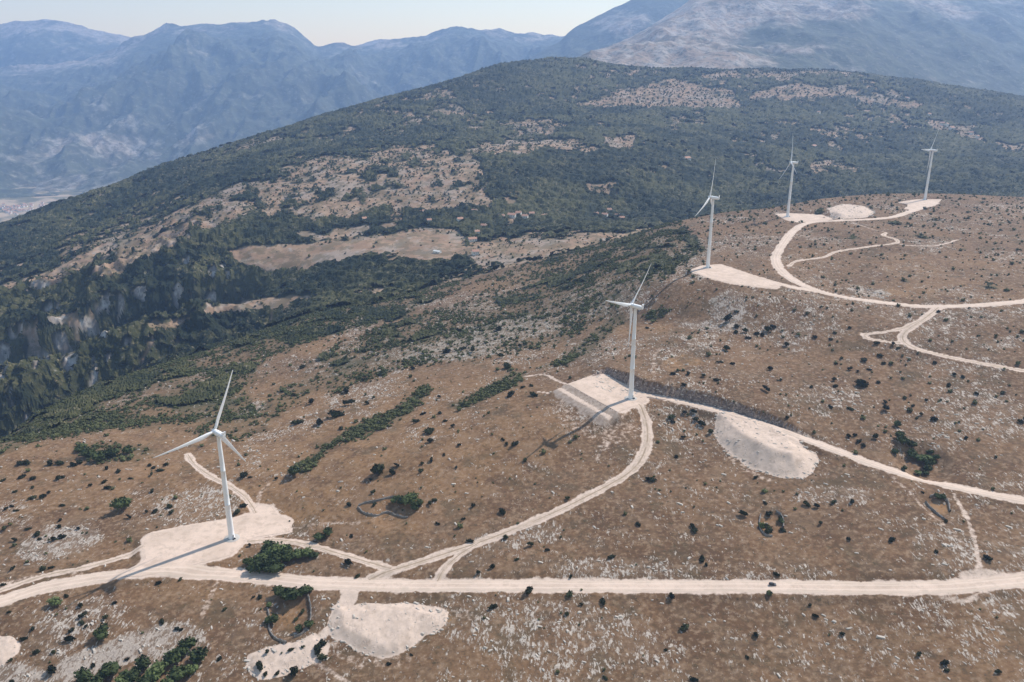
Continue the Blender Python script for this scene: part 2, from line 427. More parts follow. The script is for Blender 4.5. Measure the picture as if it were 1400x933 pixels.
# ------------------------------------------------------------------ ground cover masks
vis_noise_x = 9 * fbm(GX / 55, GY / 55, 3, 101) + 5 * fbm(GX / 16, GY / 16, 2, 102)
vis_noise_y = 5 * fbm(GX / 55, GY / 55, 3, 103) + 3 * fbm(GX / 16, GY / 16, 2, 104)
far_s = np.clip(GY / 1500, 0.6, 1.0)


def pmask(poly, soft=4.0, warp=1.0):
    poly = np.array(poly, float)
    x0, y0 = poly.min(0) - 40
    x1, y1 = poly.max(0) + 40
    out = np.zeros((NV, NU))
    idx = np.nonzero((GPX > x0) & (GPX < x1) & (GPY > y0) & (GPY < y1))
    d = sd_poly(GPX[idx] + warp * vis_noise_x[idx], GPY[idx] + warp * vis_noise_y[idx], poly)
    out[idx] = 1 - smooth(-soft, soft, d)
    return out


def blob(cx, cy, rx, ry, rot=0.0):
    ca, sa = math.cos(math.radians(rot)), math.sin(math.radians(rot))
    dx, dy = GPX - cx + vis_noise_x, GPY - cy + vis_noise_y
    e = ((dx * ca + dy * sa) / rx) ** 2 + ((-dx * sa + dy * ca) / ry) ** 2
    return 1 - smooth(.45, 1.35, e)


onplat = 1 - smooth(7.9, 8.15, GT)
ROCK = .22 + .34 * smooth(-.15, .5, fbm(GX / 70, GY / 70, 4, 201))
for cx, cy, rx, ry, rot, s in [
        (80, 742, 70, 24, -12, .75), (270, 690, 80, 30, -8, .6), (20, 700, 40, 20, 0, .5), (110, 845, 75, 30, -15, .6), (160, 893, 120, 22, -20, .9), (20, 925, 70, 22, 0, .8),
        (90, 885, 40, 14, -20, .6), (200, 860, 60, 20, 0, .4), (235, 885, 60, 30, -25, .7), (590, 640, 30, 16, 0, .35), (720, 640, 40, 14, 15, .4),
        (760, 865, 210, 60, 8, .55), (1000, 782, 170, 18, 0, .5), (850, 780, 110, 22, 0, .6), (1250, 865, 180, 60, 0, .45), (1090, 905, 160, 30, 0, .35),
        (1140, 680, 70, 16, 0, .6), (960, 700, 90, 50, 0, .35), (710, 735, 70, 20, -10, .6), (700, 758, 80, 18, 0, .35), (1000, 425, 28, 36, 10, .75), (985, 448, 60, 10, 5, .7), (1105, 440, 60, 28, 10, .5),
        (1150, 425, 50, 14, 0, .5), (1340, 565, 90, 40, 15, .55), (1375, 470, 40, 10, -10, .6), (1270, 590, 90, 36, 0, .45), (1300, 510, 60, 20, 10, .45), (1070, 555, 40, 16, 20, .4),
        (960, 470, 30, 14, -20, .6), (900, 495, 30, 22, -60, .5), (975, 512, 40, 10, 5, .45), (620, 478, 90, 18, -6, .75), (690, 452, 100, 18, -8, .7), (830, 410, 80, 30, -8, .55), (760, 440, 60, 20, -12, .55),
        (780, 590, 30, 16, 20, .45), (345, 560, 26, 10, -25, .7), (500, 560, 40, 16, -25, .5), (540, 480, 40, 10, -15, .55), (1020, 330, 60, 16, 0, .5), (1120, 365, 60, 12, 0, .35), (1250, 370, 90, 14, 0, .4),
        (1330, 300, 90, 14, 0, .4), (1190, 398, 40, 8, 8, .75), (1360, 370, 60, 14, 0, .35), (830, 730, 50, 14, 0, .4), (1090, 475, 26, 8, 12, .6), (1200, 460, 60, 20, 0, .3)]:
    ROCK = np.maximum(ROCK, s * blob(cx, cy, rx, ry, rot))
ROCK *= onplat
ROCK = np.clip(ROCK, 0, 1)
ORANGE = .12 + .25 * smooth(0, .6, fbm(GX / 120, GY / 120, 3, 211))
for cx, cy, rx, ry, s in [(430, 620, 330, 110, .58), (60, 655, 220, 60, .5), (640, 590, 160, 90, .5), (200, 800, 200, 40, .3), (440, 690, 70, 34, .75), (620, 630, 90, 40, .45), (500, 620, 60, 26, .7), (540, 715, 60, 24, .55), (600, 555, 70, 30, .5), (610, 843, 16, 8, 1.0), (930, 497, 26, 10, .8), (1235, 615, 14, 6, 1.0),
                          (400, 845, 22, 26, .7), (1058, 722, 18, 18, .6), (1283, 693, 16, 10, .9), (460, 480, 60, 14, .5), (940, 590, 40, 14, .5), (1240, 400, 50, 8, .6), (60, 640, 80, 20, .35), (880, 450, 50, 12, .5), (270, 810, 60, 16, .4), (1105, 350, 40, 10, .35)]:
    ORANGE = np.maximum(ORANGE, s * blob(cx, cy, rx, ry))
ORANGE *= onplat

# scrub cover on the plateau's flank
SCRUB = np.zeros((NV, NU))
for poly, s in [
        ([(-60, 590), (0, 580), (60, 545), (200, 490), (330, 450), (430, 422), (560, 394), (640, 366), (668, 372), (560, 430), (440, 462), (355, 495), (345, 540), (360, 590), (330, 605), (260, 592), (150, 588), (60, 603), (-60, 640)], .8),
        ([(640, 384), (760, 350), (850, 322), (925, 300), (930, 312), (850, 345), (760, 378), (650, 405)], .45),
        ]:
    SCRUB = np.maximum(SCRUB, s * pmask(poly, 5, .6))
SCRUB *= np.clip(.75 + .8 * fbm(GX / 70, GY / 70, 3, 611), .2, 1.25)
for poly, s in [
        ([(398, 642), (440, 612), (480, 585), (540, 558), (580, 527), (586, 535), (560, 566), (500, 598), (455, 608), (415, 650)], 1.0),
        ([(612, 556), (660, 533), (700, 508), (722, 510), (700, 530), (660, 548), (630, 560)], 1.0),
        ([(735, 505), (780, 478), (815, 450), (848, 425), (856, 438), (820, 470), (775, 500)], .9),
        ([(430, 485), (560, 432), (700, 398), (860, 325), (930, 306), (965, 340), (880, 400), (840, 430), (760, 470), (640, 492), (560, 500), (450, 540)], .46),
        ([(350, 560), (380, 530), (450, 505), (500, 490), (505, 500), (440, 530), (390, 560), (360, 590)], .5),
        ([(820, 392), (860, 372), (905, 345), (930, 350), (880, 385), (850, 395)], .55),
        ([(640, 470), (700, 445), (800, 420), (850, 400), (860, 410), (800, 440), (700, 470)], .35),
        ([(100, 612), (140, 606), (190, 608), (225, 618), (160, 634), (120, 632)], .55),
        ([(880, 430), (910, 420), (920, 428), (890, 440)], .8)]:
    SCRUB = np.maximum(SCRUB, s * pmask(poly, 5, .6))
SCRUB *= (1 - smooth(8.4, 8.9, GT))

# woods beyond the plateau, with bare slopes and fields
FN = fbm(GX / 110, GY / 110, 5, 301)
FN2 = fbm(GX / 38, GY / 38, 3, 303)
BARE = (.38 * smooth(-.05, .45, fbm(GX / 310, GY / 420, 4, 309)) + .10 * smooth(.15, .5, -U)[None, :]) * smooth(11.8, 12.8, GT)
for poly, s, wp in [
        ([(312, 346), (330, 339), (400, 336), (470, 328), (540, 318), (590, 312), (630, 320), (640, 345), (612, 357), (570, 360), (540, 346), (470, 356), (420, 368), (380, 369), (330, 360)], 1.25, .4),
        ([(410, 322), (480, 312), (550, 300), (562, 306), (480, 324), (430, 328)], .85, .5),
        ([(395, 226), (450, 212), (520, 203), (590, 197), (640, 215), (660, 245), (682, 282), (640, 287), (560, 287), (480, 292), (420, 300), (362, 297), (352, 272), (336, 246)], .72, 1.3),
        ([(70, 366), (150, 330), (220, 298), (290, 263), (335, 247), (345, 290), (270, 322), (200, 352), (150, 380), (60, 385), (20, 380)], .74, 1.3),
        ([(640, 206), (660, 196), (740, 192), (800, 188), (800, 200), (740, 206), (700, 213), (650, 214)], .9, .5),
        ([(825, 188), (868, 187), (862, 205), (832, 203)], 1.1, .4),
        ([(745, 205), (830, 200), (835, 206), (760, 212)], .7, .4),
        ([(790, 146), (850, 125), (920, 109), (1000, 124), (1012, 146), (900, 147)], 1.0, .6),
        ([(1018, 138), (1060, 118), (1110, 112), (1180, 122), (1175, 132), (1090, 136), (1030, 142)], .85, .6),
        ([(925, 108), (1000, 98), (1150, 95), (1190, 101), (1050, 108)], .8, .4),
        ([(1210, 132), (1262, 143), (1262, 152), (1225, 150)], .8, .6),
        ([(1262, 160), (1300, 172), (1352, 192), (1348, 198), (1290, 180), (1262, 170)], .75, .4),
        ([(1360, 195), (1420, 205), (1420, 212), (1370, 206)], .8, .4), ([(780, 110), (820, 98), (900, 92), (940, 96), (860, 106)], .6, .5),
        ([(640, 332), (760, 314), (860, 318), (940, 300), (930, 312), (860, 342), (760, 372), (680, 392), (600, 402), (560, 402), (640, 366)], .80, .7),
        ([(258, 426), (340, 411), (420, 404), (442, 410), (360, 420), (280, 433)], .8, .4), ([(200, 445), (260, 432), (270, 438), (210, 452)], .6, .4), ([(445, 395), (480, 388), (545, 396), (560, 404), (500, 410)], .6, .5),
        ([(1090, 225), (1140, 215), (1180, 235), (1130, 245)], .5, .8), ([(790, 255), (850, 250), (850, 268), (800, 275)], .55, .8), ([(660, 260), (720, 255), (700, 285)], .5, .6), ([(900, 160), (960, 155), (970, 170), (920, 178)], .6, .6),
        ([(340, 486), (362, 474), (386, 468), (394, 474), (372, 484), (350, 492)], 1.1, .3), ([(30, 300), (120, 262), (60, 292), (0, 318)], .3, .4),
        ([(640, 200), (664, 240), (684, 280), (676, 282), (652, 242), (636, 212)], .6, .2)]:
    BARE = np.maximum(BARE, s * pmask(poly, 5, wp))
FN3 = fbm(GX / 15, GY / 22, 2, 305)
FOREST = 1 - smooth(.42, .58, BARE * 1.02 + .62 * FN2 + .42 * FN + .42 * FN3 - .06)
slope = np.zeros_like(GH)
gy_ = np.gradient(GH, axis=0) / np.gradient(GY, axis=0)
gx_ = np.gradient(GH, axis=1) / np.maximum(np.gradient(GX, axis=1), .1)
slope = np.hypot(gx_ - 0 * gy_, gy_)
CLIFF = np.zeros_like(GH)
for cx, cy, rx, ry in [(150, 424, 11, 15), (163, 414, 5, 8), (245, 404, 5, 13), (300, 372, 10, 8), (196, 398, 7, 12), (76, 430, 8, 10), (60, 500, 9, 12), (100, 492, 8, 14), (128, 510, 6, 16), (8, 500, 10, 22), (30, 455, 12, 8), (85, 468, 8, 8), (120, 442, 9, 6),
                       (205, 384, 12, 8), (170, 470, 16, 6), (215, 462, 10, 6), (255, 355, 8, 8), (258, 362, 6, 5), (40, 390, 18, 6), (330, 305, 8, 5), (300, 405, 20, 4), (45, 575, 8, 5), (70, 570, 10, 8), (20, 540, 8, 12), (150, 490, 8, 10), (140, 455, 14, 5)]:
    CLIFF = np.maximum(CLIFF, 1 - smooth(.1, 1.3, ((GPX - cx + .5 * vis_noise_x) / (rx * 1.9)) ** 2 + ((GPY - cy + .5 * vis_noise_y) / (ry * 1.7)) ** 2))
CLIFF *= smooth(.4, .85, slope) * smooth(8.0, 8.3, GT) * smooth(-.25, .2, fbm(GX / 13, GY / 30, 3, 404))
beyond = smooth(8.15, 8.45, GT)
inval = smooth(16.0, 16.8, GT)
FLANK = (1 - smooth(.42, .6, 1.0 - (SCRUB * .78 + .62 * FN2 + .3 * FN + .3 * FN3 - .06))) * smooth(6.2, 7.2, GT) * (1 - beyond)
FOREST *= beyond * (1 - inval)
FOREST = np.maximum(FOREST, FLANK)
FOREST *= 1 - smooth(.4, .6, CLIFF)
VALLEY = inval

# ------------------------------------------------------------------ materials
def M(name):
    m = bpy.data.materials.new(name)
    m.use_nodes = True
    nt = m.node_tree
    for n in list(nt.nodes):
        nt.nodes.remove(n)
    out = nt.nodes.new('ShaderNodeOutputMaterial')
    bs = nt.nodes.new('ShaderNodeBsdfPrincipled')
    nt.links.new(bs.outputs[0], out.inputs[0])
    bs.inputs['Roughness'].default_value = .9
    if 'Specular IOR Level' in bs.inputs:
        bs.inputs['Specular IOR Level'].default_value = .15
    return m, nt, bs


class NT:
    def __init__(s, nt):
        s.nt = nt

    def link(s, a, b):
        s.nt.links.new(a, b)

    def val(s, n, sock, v):
        if isinstance(v, bpy.types.NodeSocket):
            s.link(v, n.inputs[sock])
        elif v is not None:
            i = n.inputs[sock]
            if hasattr(i.default_value, '__len__') and not hasattr(v, '__len__'):
                v = (v, v, v, 1)[:len(i.default_value)]
            if hasattr(i.default_value, '__len__') and len(i.default_value) == 4 and len(v) == 3:
                v = (*v, 1)
            i.default_value = v

    def pos(s):
        return s.nt.nodes.new('ShaderNodeNewGeometry').outputs['Position']

    def obj(s):
        return s.nt.nodes.new('ShaderNodeTexCoord').outputs['Object']

    def attr(s, name):
        n = s.nt.nodes.new('ShaderNodeAttribute')
        n.attribute_name = name
        return n.outputs['Fac']

    def mapping(s, vec, scale=(1, 1, 1), rot=(0, 0, 0)):
        n = s.nt.nodes.new('ShaderNodeMapping')
        s.link(vec, n.inputs['Vector'])
        n.inputs['Scale'].default_value = scale
        n.inputs['Rotation'].default_value = rot
        return n.outputs[0]

    def noise(s, vec, scale, detail=3, rough=.5, dist=0.0):
        n = s.nt.nodes.new('ShaderNodeTexNoise')
        s.link(vec, n.inputs['Vector'])
        n.inputs['Scale'].default_value = scale
        n.inputs['Detail'].default_value = detail
        n.inputs['Roughness'].default_value = rough
        n.inputs['Distortion'].default_value = dist
        return n.outputs['Fac']

    def voronoi(s, vec, scale, feature='F1', out='Distance'):
        n = s.nt.nodes.new('ShaderNodeTexVoronoi')
        n.feature = feature
        s.link(vec, n.inputs['Vector'])
        n.inputs['Scale'].default_value = scale
        return n.outputs[out]

    def math(s, op, a, b=None, clamp=False):
        n = s.nt.nodes.new('ShaderNodeMath')
        n.operation = op
        n.use_clamp = clamp
        s.val(n, 0, a)
        if b is not None:
            s.val(n, 1, b)
        return n.outputs[0]

    def step(s, x, a, b):
        n = s.nt.nodes.new('ShaderNodeMapRange')
        n.interpolation_type = 'SMOOTHSTEP'
        s.val(n, 0, x)
        s.val(n, 1, a)
        s.val(n, 2, b)
        return n.outputs[0]

    def mix(s, f, a, b, mode='MIX'):
        n = s.nt.nodes.new('ShaderNodeMix')
        n.data_type = 'RGBA'
        n.blend_type = mode
        s.val(n, 0, f)
        s.val(n, 6, a)
        s.val(n, 7, b)
        return n.outputs[2]

    def bump(s, h, dist, strength=1.0):
        n = s.nt.nodes.new('ShaderNodeBump')
        n.inputs['Strength'].default_value = strength
        n.inputs['Distance'].default_value = dist
        s.link(h, n.inputs['Height'])
        return n.outputs[0]


GRAVEL = (.66, .53, .43)


def ground_material():
    m, nt, bs = M('dry_karst_ground')
    k = NT(nt)
    p = k.pos()
    n_big = k.noise(p, 1 / 75, 4, .55)
    n_mid = k.noise(p, 1 / 17, 4, .6)
    n_small = k.noise(p, 1 / 3.6, 4, .65)
    n_fine = k.noise(p, 1 / 1.3, 2, .6)
    soil = k.mix(k.step(n_big, .36, .64), (.100, .055, .031), (.165, .094, .052))
    soil = k.mix(k.step(n_mid, .42, .68), soil, (.112, .073, .047))
    soil = k.mix(k.math('MULTIPLY', k.attr('orange'), k.step(n_mid, .25, .6)), soil, (.285, .158, .074))
    soil = k.mix(k.math('MULTIPLY', k.step(n_small, .48, .66), .8), soil, k.mix(k.step(n_fine, .4, .6), (.30, .195, .122), (.23, .160, .108)))
    soil = k.mix(k.math('MULTIPLY', k.step(n_small, .48, .34), .62), soil, (.075, .050, .030))
    n_pat = k.noise(p, 1 / 33, 5, .68)
    soil = k.mix(k.math('MULTIPLY', k.step(n_pat, .53, .66), .55), soil, (.075, .056, .032))
    soil = k.mix(k.math('MULTIPLY', k.step(n_pat, .45, .34), .5), soil, (.205, .128, .076))
    # low dark heath tufts
    tuft = k.step(k.noise(k.mapping(p, (1, 1, .4)), 1 / 4.6, 3, .72), .60, .69)
    soil = k.mix(k.math('MULTIPLY', tuft, .55), soil, (.06, .052, .028))
    # limestone breaking through, in streaks along the beds
    rock_a = k.attr('rock')
    st = k.mapping(p, (.62, .26, .3), (0, 0, math.radians(-52)))
    n_st = k.noise(st, 1.0, 5, .72, .4)
    n_cl = k.noise(p, 1 / 9, 3, .6)
    v = k.math('ADD', k.math('MULTIPLY', n_st, .7), k.math('MULTIPLY', n_cl, .35))
    thr = k.math('SUBTRACT', .665, k.math('MULTIPLY', rock_a, .205))
    rk = k.step(k.math('SUBTRACT', v, thr), -.005, .045)
    lime = k.mix(k.step(n_fine, .35, .65), (.36, .30, .255), (.54, .46, .39))
    lime = k.mix(k.math('MULTIPLY', k.step(n_small, .55, .75), .5), lime, (.25, .225, .21))
    col = k.mix(k.math('MULTIPLY', rk, .92), soil, lime)
    greyer = k.math('MULTIPLY', k.step(rock_a, .45, .95), .40)
    col = k.mix(greyer, col, (.235, .185, .15))
    # bare gravel, tipped stone, cut faces
    grav = k.mix(k.step(n_small, .3, .7), (.50, .385, .31), (.60, .465, .38))
    dust = k.math('ADD', k.attr('dust'), k.math('MULTIPLY', k.math('SUBTRACT', n_small, .5), .9))
    dust = k.math('MULTIPLY', k.step(dust, .25, .62), k.step(k.attr('dust'), .02, .12))
    col = k.mix(dust, col, grav)
    scr = k.mix(k.step(n_small, .35, .65), (.30, .225, .175), (.42, .33, .27))
    col = k.mix(k.step(k.attr('scree'), .2, .7), col, scr)
    # fields and bare slopes beyond, wood floor, cliffs, valley floor
    bare = k.mix(k.step(k.noise(p, 1 / 45, 5, .65), .40, .62), (.250, .160, .105), (.330, .225, .150))
    bare = k.mix(k.math('MULTIPLY', k.step(k.noise(p, 1 / 90, 4, .6), .50, .62), .6), bare, (.27, .225, .195))
    bare = k.mix(k.math('MULTIPLY', k.step(k.noise(p, 1 / 21, 5, .7), .56, .66), .8), bare, (.33, .28, .245))
    bare = k.mix(k.math('MULTIPLY', k.step(k.noise(p, 1 / 30, 4, .7), .52, .46), .55), bare, (.105, .088, .048))
    col = k.mix(k.attr('beyond'), col, bare)
    col = k.mix(k.attr('wood'), col, k.mix(n_mid, (.045, .052, .028), (.085, .078, .045)))
    crag = k.mix(k.step(k.noise(k.mapping(p, (1, 1, .25)), 1 / 14, 5, .7), .42, .62), (.20, .18, .165), (.47, .43, .39))
    col = k.mix(k.attr('cliff'), col, crag)
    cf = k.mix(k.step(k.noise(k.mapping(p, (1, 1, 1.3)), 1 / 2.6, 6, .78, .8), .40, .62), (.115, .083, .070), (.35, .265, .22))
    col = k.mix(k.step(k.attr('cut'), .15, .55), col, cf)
    vall = k.mix(k.step(k.noise(p, 1 / 260, 5, .6), .42, .56), (.13, .115, .065), (.42, .31, .21))
    col = k.mix(k.attr('valley'), col, vall)
    k.link(col, bs.inputs['Base Color'])
    h = k.math('ADD', k.math('MULTIPLY', n_small, .5), k.math('ADD', k.math('MULTIPLY', rk, .9), k.math('MULTIPLY', tuft, .8)))
    k.link(k.bump(h, .45, .55), bs.inputs['Normal'])
    bs.inputs['Roughness'].default_value = .95
    return m


def gravel_material(name, rough=False):
    m, nt, bs = M(name)
    k = NT(nt)
    p = k.pos()
    n1 = k.noise(p, 1 / 22, 3, .6)
    n2 = k.noise(p, 1 / 3.0, 4, .65)
    n4 = k.noise(p, 1 / 6.5, 4, .7)
    c = k.mix(k.step(n1, .35, .65), (.52, .395, .315), (.61, .465, .375))
    c = k.mix(k.math('MULTIPLY', k.step(n4, .48, .64), .7), c, (.43, .325, .255))
    c = k.mix(k.math('MULTIPLY', k.step(n2, .45, .75), .5), c, (.45, .36, .29))
    if rough:
        c = k.mix(k.math('MULTIPLY', k.step(n2, .54, .42), .85), c, (.40, .31, .24))
        c = k.mix(k.math('MULTIPLY', k.step(k.noise(p, 1 / 9, 3, .6), .52, .64), .7), c, (.42, .32, .24))
        a = k.math('ABSOLUTE', k.attr('across'))
        c = k.mix(k.math('MULTIPLY', k.math('MULTIPLY', k.step(a, .30, .08), k.step(n1, .30, .5)), .85), c, (.27, .20, .135))
    else:
        a = k.math('ABSOLUTE', k.attr('across'))
        rut = k.math('MULTIPLY', k.step(a, .62, .50), k.step(a, .22, .36))
        c = k.mix(k.math('MULTIPLY', rut, .45), c, (.68, .545, .445))
        c = k.mix(k.math('MULTIPLY', k.step(k.math('ADD', a, k.math('MULTIPLY', k.math('SUBTRACT', n4, .5), .9)), .66, 1.0), .75), c, (.56, .45, .36))
    k.link(c, bs.inputs['Base Color'])
    k.link(k.bump(n2, .12, .6), bs.inputs['Normal'])
    return m


def leaf_material(name, a, b, c):
    m, nt, bs = M(name)
    k = NT(nt)
    p = k.pos()
    n1 = k.noise(p, 1 / 14, 2, .5)
    n2 = k.noise(p, 1 / 1.6, 3, .6)
    col = k.mix(k.step(n1, .36, .64), a, b)
    col = k.mix(k.step(n2, .5, .72), col, c)
    oi = nt.nodes.new('ShaderNodeObjectInfo')
    col = k.mix(k.math('MULTIPLY', k.step(oi.outputs['Random'], .55, 1.0), .6), col, tuple(x * 1.9 for x in c))
    k.link(col, bs.inputs['Base Color'])
    bs.inputs['Roughness'].default_value = .85
    return m


def forest_material():
    m, nt, bs = M('wood_canopy')
    k = NT(nt)
    p = k.pos()
    n1 = k.noise(p, 1 / 240, 4, .55)
    n2 = k.noise(p, 1 / 34, 5, .72)
    n3 = k.noise(p, 1 / 7.5, 2, .6)
    col = k.mix(k.step(n1, .42, .58), (.015, .021, .010), (.056, .056, .022))
    col = k.mix(k.math('MULTIPLY', k.step(n2, .52, .70), .8), col, (.100, .088, .036))
    col = k.mix(k.math('MULTIPLY', k.step(n2, .46, .34), .7), col, (.016, .023, .014))
    col = k.mix(k.math('MULTIPLY', k.math('MULTIPLY', k.step(n3, .56, .68), k.step(k.noise(p, 1 / 120, 3, .6), .42, .60)), .7), col, (.19, .155, .10))
    k.link(col, bs.inputs['Base Color'])
    k.link(k.bump(k.noise(p, 1 / 5, 3, .6), 2.5, .8), bs.inputs['Normal'])
    return m


def mountain_material(name, wood, rock, grass):
    m, nt, bs = M(name)
    k = NT(nt)
    p = k.pos()
    n1 = k.noise(p, 1 / 520, 8, .62)
    n2 = k.noise(p, 1 / 120, 6, .65)
    bare = k.attr('bare')
    f = k.math('ADD', bare, k.math('ADD', k.math('MULTIPLY', k.math('SUBTRACT', n1, .5), 1.5), k.math('MULTIPLY', k.math('SUBTRACT', n2, .5), .9)))
    open_ = k.mix(k.step(n2, .44, .60), grass, rock)
    wd = k.mix(k.step(n2, .42, .62), wood, tuple(c * 1.7 for c in wood))
    col = k.mix(k.step(f, .28, .74), wd, open_)
    k.link(col, bs.inputs['Base Color'])
    n3 = k.noise(p, 1 / 34, 4, .7)
    col = k.mix(k.math('MULTIPLY', k.step(n3, .50, .62), .7), col, wd)
    col = k.mix(k.math('MULTIPLY', k.step(n3, .44, .34), .35), col, rock)
    k.link(col, bs.inputs['Base Color'])
    k.link(k.bump(k.math('ADD', n3, k.math('MULTIPLY', n2, 3.0)), 11, .7), bs.inputs['Normal'])
    return m


def plain_material(name, col, rough=.6, spec=.3, var=.12, scale=.8):
    m, nt, bs = M(name)
    k = NT(nt)
    n = k.noise(k.obj(), scale, 3, .6)
    c = k.mix(n, tuple(x * (1 - var) for x in col), tuple(min(1, x * (1 + var)) for x in col))
    k.link(c, bs.inputs['Base Color'])
    bs.inputs['Roughness'].default_value = rough
    bs.inputs['Specular IOR Level'].default_value = spec
    return m


MAT = dict(
    ground=ground_material(), road=gravel_material('road_gravel'), track=gravel_material('track_gravel', True), pad=gravel_material('pad_gravel'),
    shrub=leaf_material('juniper_leaves', (.012, .016, .008), (.018, .022, .010), (.034, .038, .017)),
    tree=leaf_material('oak_leaves', (.026, .036, .015), (.045, .060, .022), (.075, .092, .034)),
    scrub=leaf_material('scrub_leaves', (.032, .038, .018), (.070, .076, .030), (.105, .105, .046)),
    forest=forest_material(),
    bark=plain_material('bark', (.10, .075, .055), .9, .1), stone=plain_material('dry_stone', (.20, .18, .165), .9, .2, .35, 1.2), lime=plain_material('limestone', (.47, .41, .355), .9, .2, .2, .15),
    concrete=plain_material('foundation_concrete', (.40, .37, .34), .9, .2, .15, .6),
    steel=plain_material('turbine_white', (.74, .74, .755), .45, .4, .03, .05), blade=plain_material('blade_white', (.76, .76, .775), .4, .4, .03, .08), door=plain_material('door_grey', (.30, .31, .33), .5), dark=plain_material('dark_steel', (.09, .09, .10), .5),
    paint=plain_material('dark_car_paint', (.022, .024, .030), .3, .5, .05), glass=plain_material('car_glass', (.02, .025, .03), .08, .6, .02), rubber=plain_material('rubber', (.018, .018, .018), .8, .2), rim=plain_material('wheel_rim', (.45, .45, .46), .35, .5, .05), lamp=plain_material('car_lamp', (.6, .6, .58), .2, .5, .02), tail=plain_material('tail_lamp', (.35, .02, .02), .3, .5, .02),
    wall=plain_material('house_render', (.72, .68, .62), .85, .2, .08, .3), roof=plain_material('roof_tiles', (.42, .235, .17), .85, .2, .2, .9), shed=plain_material('shed_sheet', (.66, .64, .60), .5, .3, .04, .3), window=plain_material('window_dark', (.05, .06, .07), .2, .5, .05),
)


# ------------------------------------------------------------------ mesh helpers
def tri_mesh(name, v, f, mat, smooth_=True, attrs=None, quads=False):
    me = bpy.data.meshes.new(name)
    n = 4 if quads else 3
    v = np.asarray(v, np.float32)
    f = np.asarray(f, np.int32)
    me.vertices.add(len(v))
    me.vertices.foreach_set('co', v.ravel())
    me.loops.add(f.size)
    me.loops.foreach_set('vertex_index', f.ravel())
    me.polygons.add(len(f))
    me.polygons.foreach_set('loop_start', np.arange(0, f.size, n, dtype=np.int32))
    me.polygons.foreach_set('loop_total', np.full(len(f), n, np.int32))
    me.polygons.foreach_set('use_smooth', np.full(len(f), smooth_, bool))
    if attrs:
        for a, d in attrs.items():
            at = me.attributes.new(a, 'FLOAT', 'POINT')
            at.data.foreach_set('value', np.asarray(d, np.float32).ravel())
    me.update(calc_edges=True)
    me.materials.append(mat)
    return me


def link(name, me, parent=None, loc=None):
    o = bpy.data.objects.new(name, me)
    COL.objects.link(o)
    if parent is not None:
        o.parent = parent
    if loc is not None:
        o.location = loc
    return o


def tag(o, label=None, cat=None, group=None, kind=None):
    if label:
        o['label'] = label
    if cat:
        o['category'] = cat
    if group:
        o['group'] = group
    if kind:
        o['kind'] = kind
    return o


def grid_faces(nv, nu, keep=None):
    i = np.arange(nv * nu).reshape(nv, nu)
    q = np.stack([i[:-1, :-1], i[:-1, 1:], i[1:, 1:], i[1:, :-1]], -1)
    if keep is not None:
        q = q[keep]
    return q.reshape(-1, 4)


# ------------------------------------------------------------------ the ground
gm = tri_mesh('ground', np.stack([GX, GY, GH], -1).reshape(-1, 3), grid_faces(NV, NU), MAT['ground'], True,
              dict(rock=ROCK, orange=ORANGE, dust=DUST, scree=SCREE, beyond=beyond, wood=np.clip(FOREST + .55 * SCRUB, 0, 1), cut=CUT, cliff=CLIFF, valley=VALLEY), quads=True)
tag(link('ground', gm), kind='structure')

# the woods: a canopy with its own height over the far slopes
keep_v = (FOREST > .5) & (GT < 16.2)
keep = keep_v[:-1, :-1] & keep_v[1:, :-1] & keep_v[:-1, 1:] & keep_v[1:, 1:]
hgt = 1.0 + 9.0 * np.clip(.5 + 1.05 * fbm(GX / 13, GY / 13, 3, 501), 0, 1) + RNG.uniform(-1.3, 1.3, GH.shape) * np.clip(GY / 1900 - .3, .15, 1.6)
hgt = np.where(GT < 8.2, .2 + .42 * hgt + RNG.uniform(-1.2, 1.2, GH.shape), hgt)
edge = keep_v.astype(float)
q = grid_faces(NV, NU, keep)
used, inv = np.unique(q, return_inverse=True)
steep = smooth(.35, 1.0, slope)
CV = np.stack([GX, GY - steep * (6 + 9 * fbm(GX / 13, GH / 11, 3, 555)), GH + np.maximum(hgt, .4)], -1).reshape(-1, 3)[used]
fm = tri_mesh('forest', CV, inv.reshape(-1, 4), MAT['forest'], False, quads=True)
tag(link('forest', fm), 'dark green wood covering the slopes beyond the dry plateau', 'forest', kind='stuff')
print('ground', GH.shape, 'canopy faces', len(q))

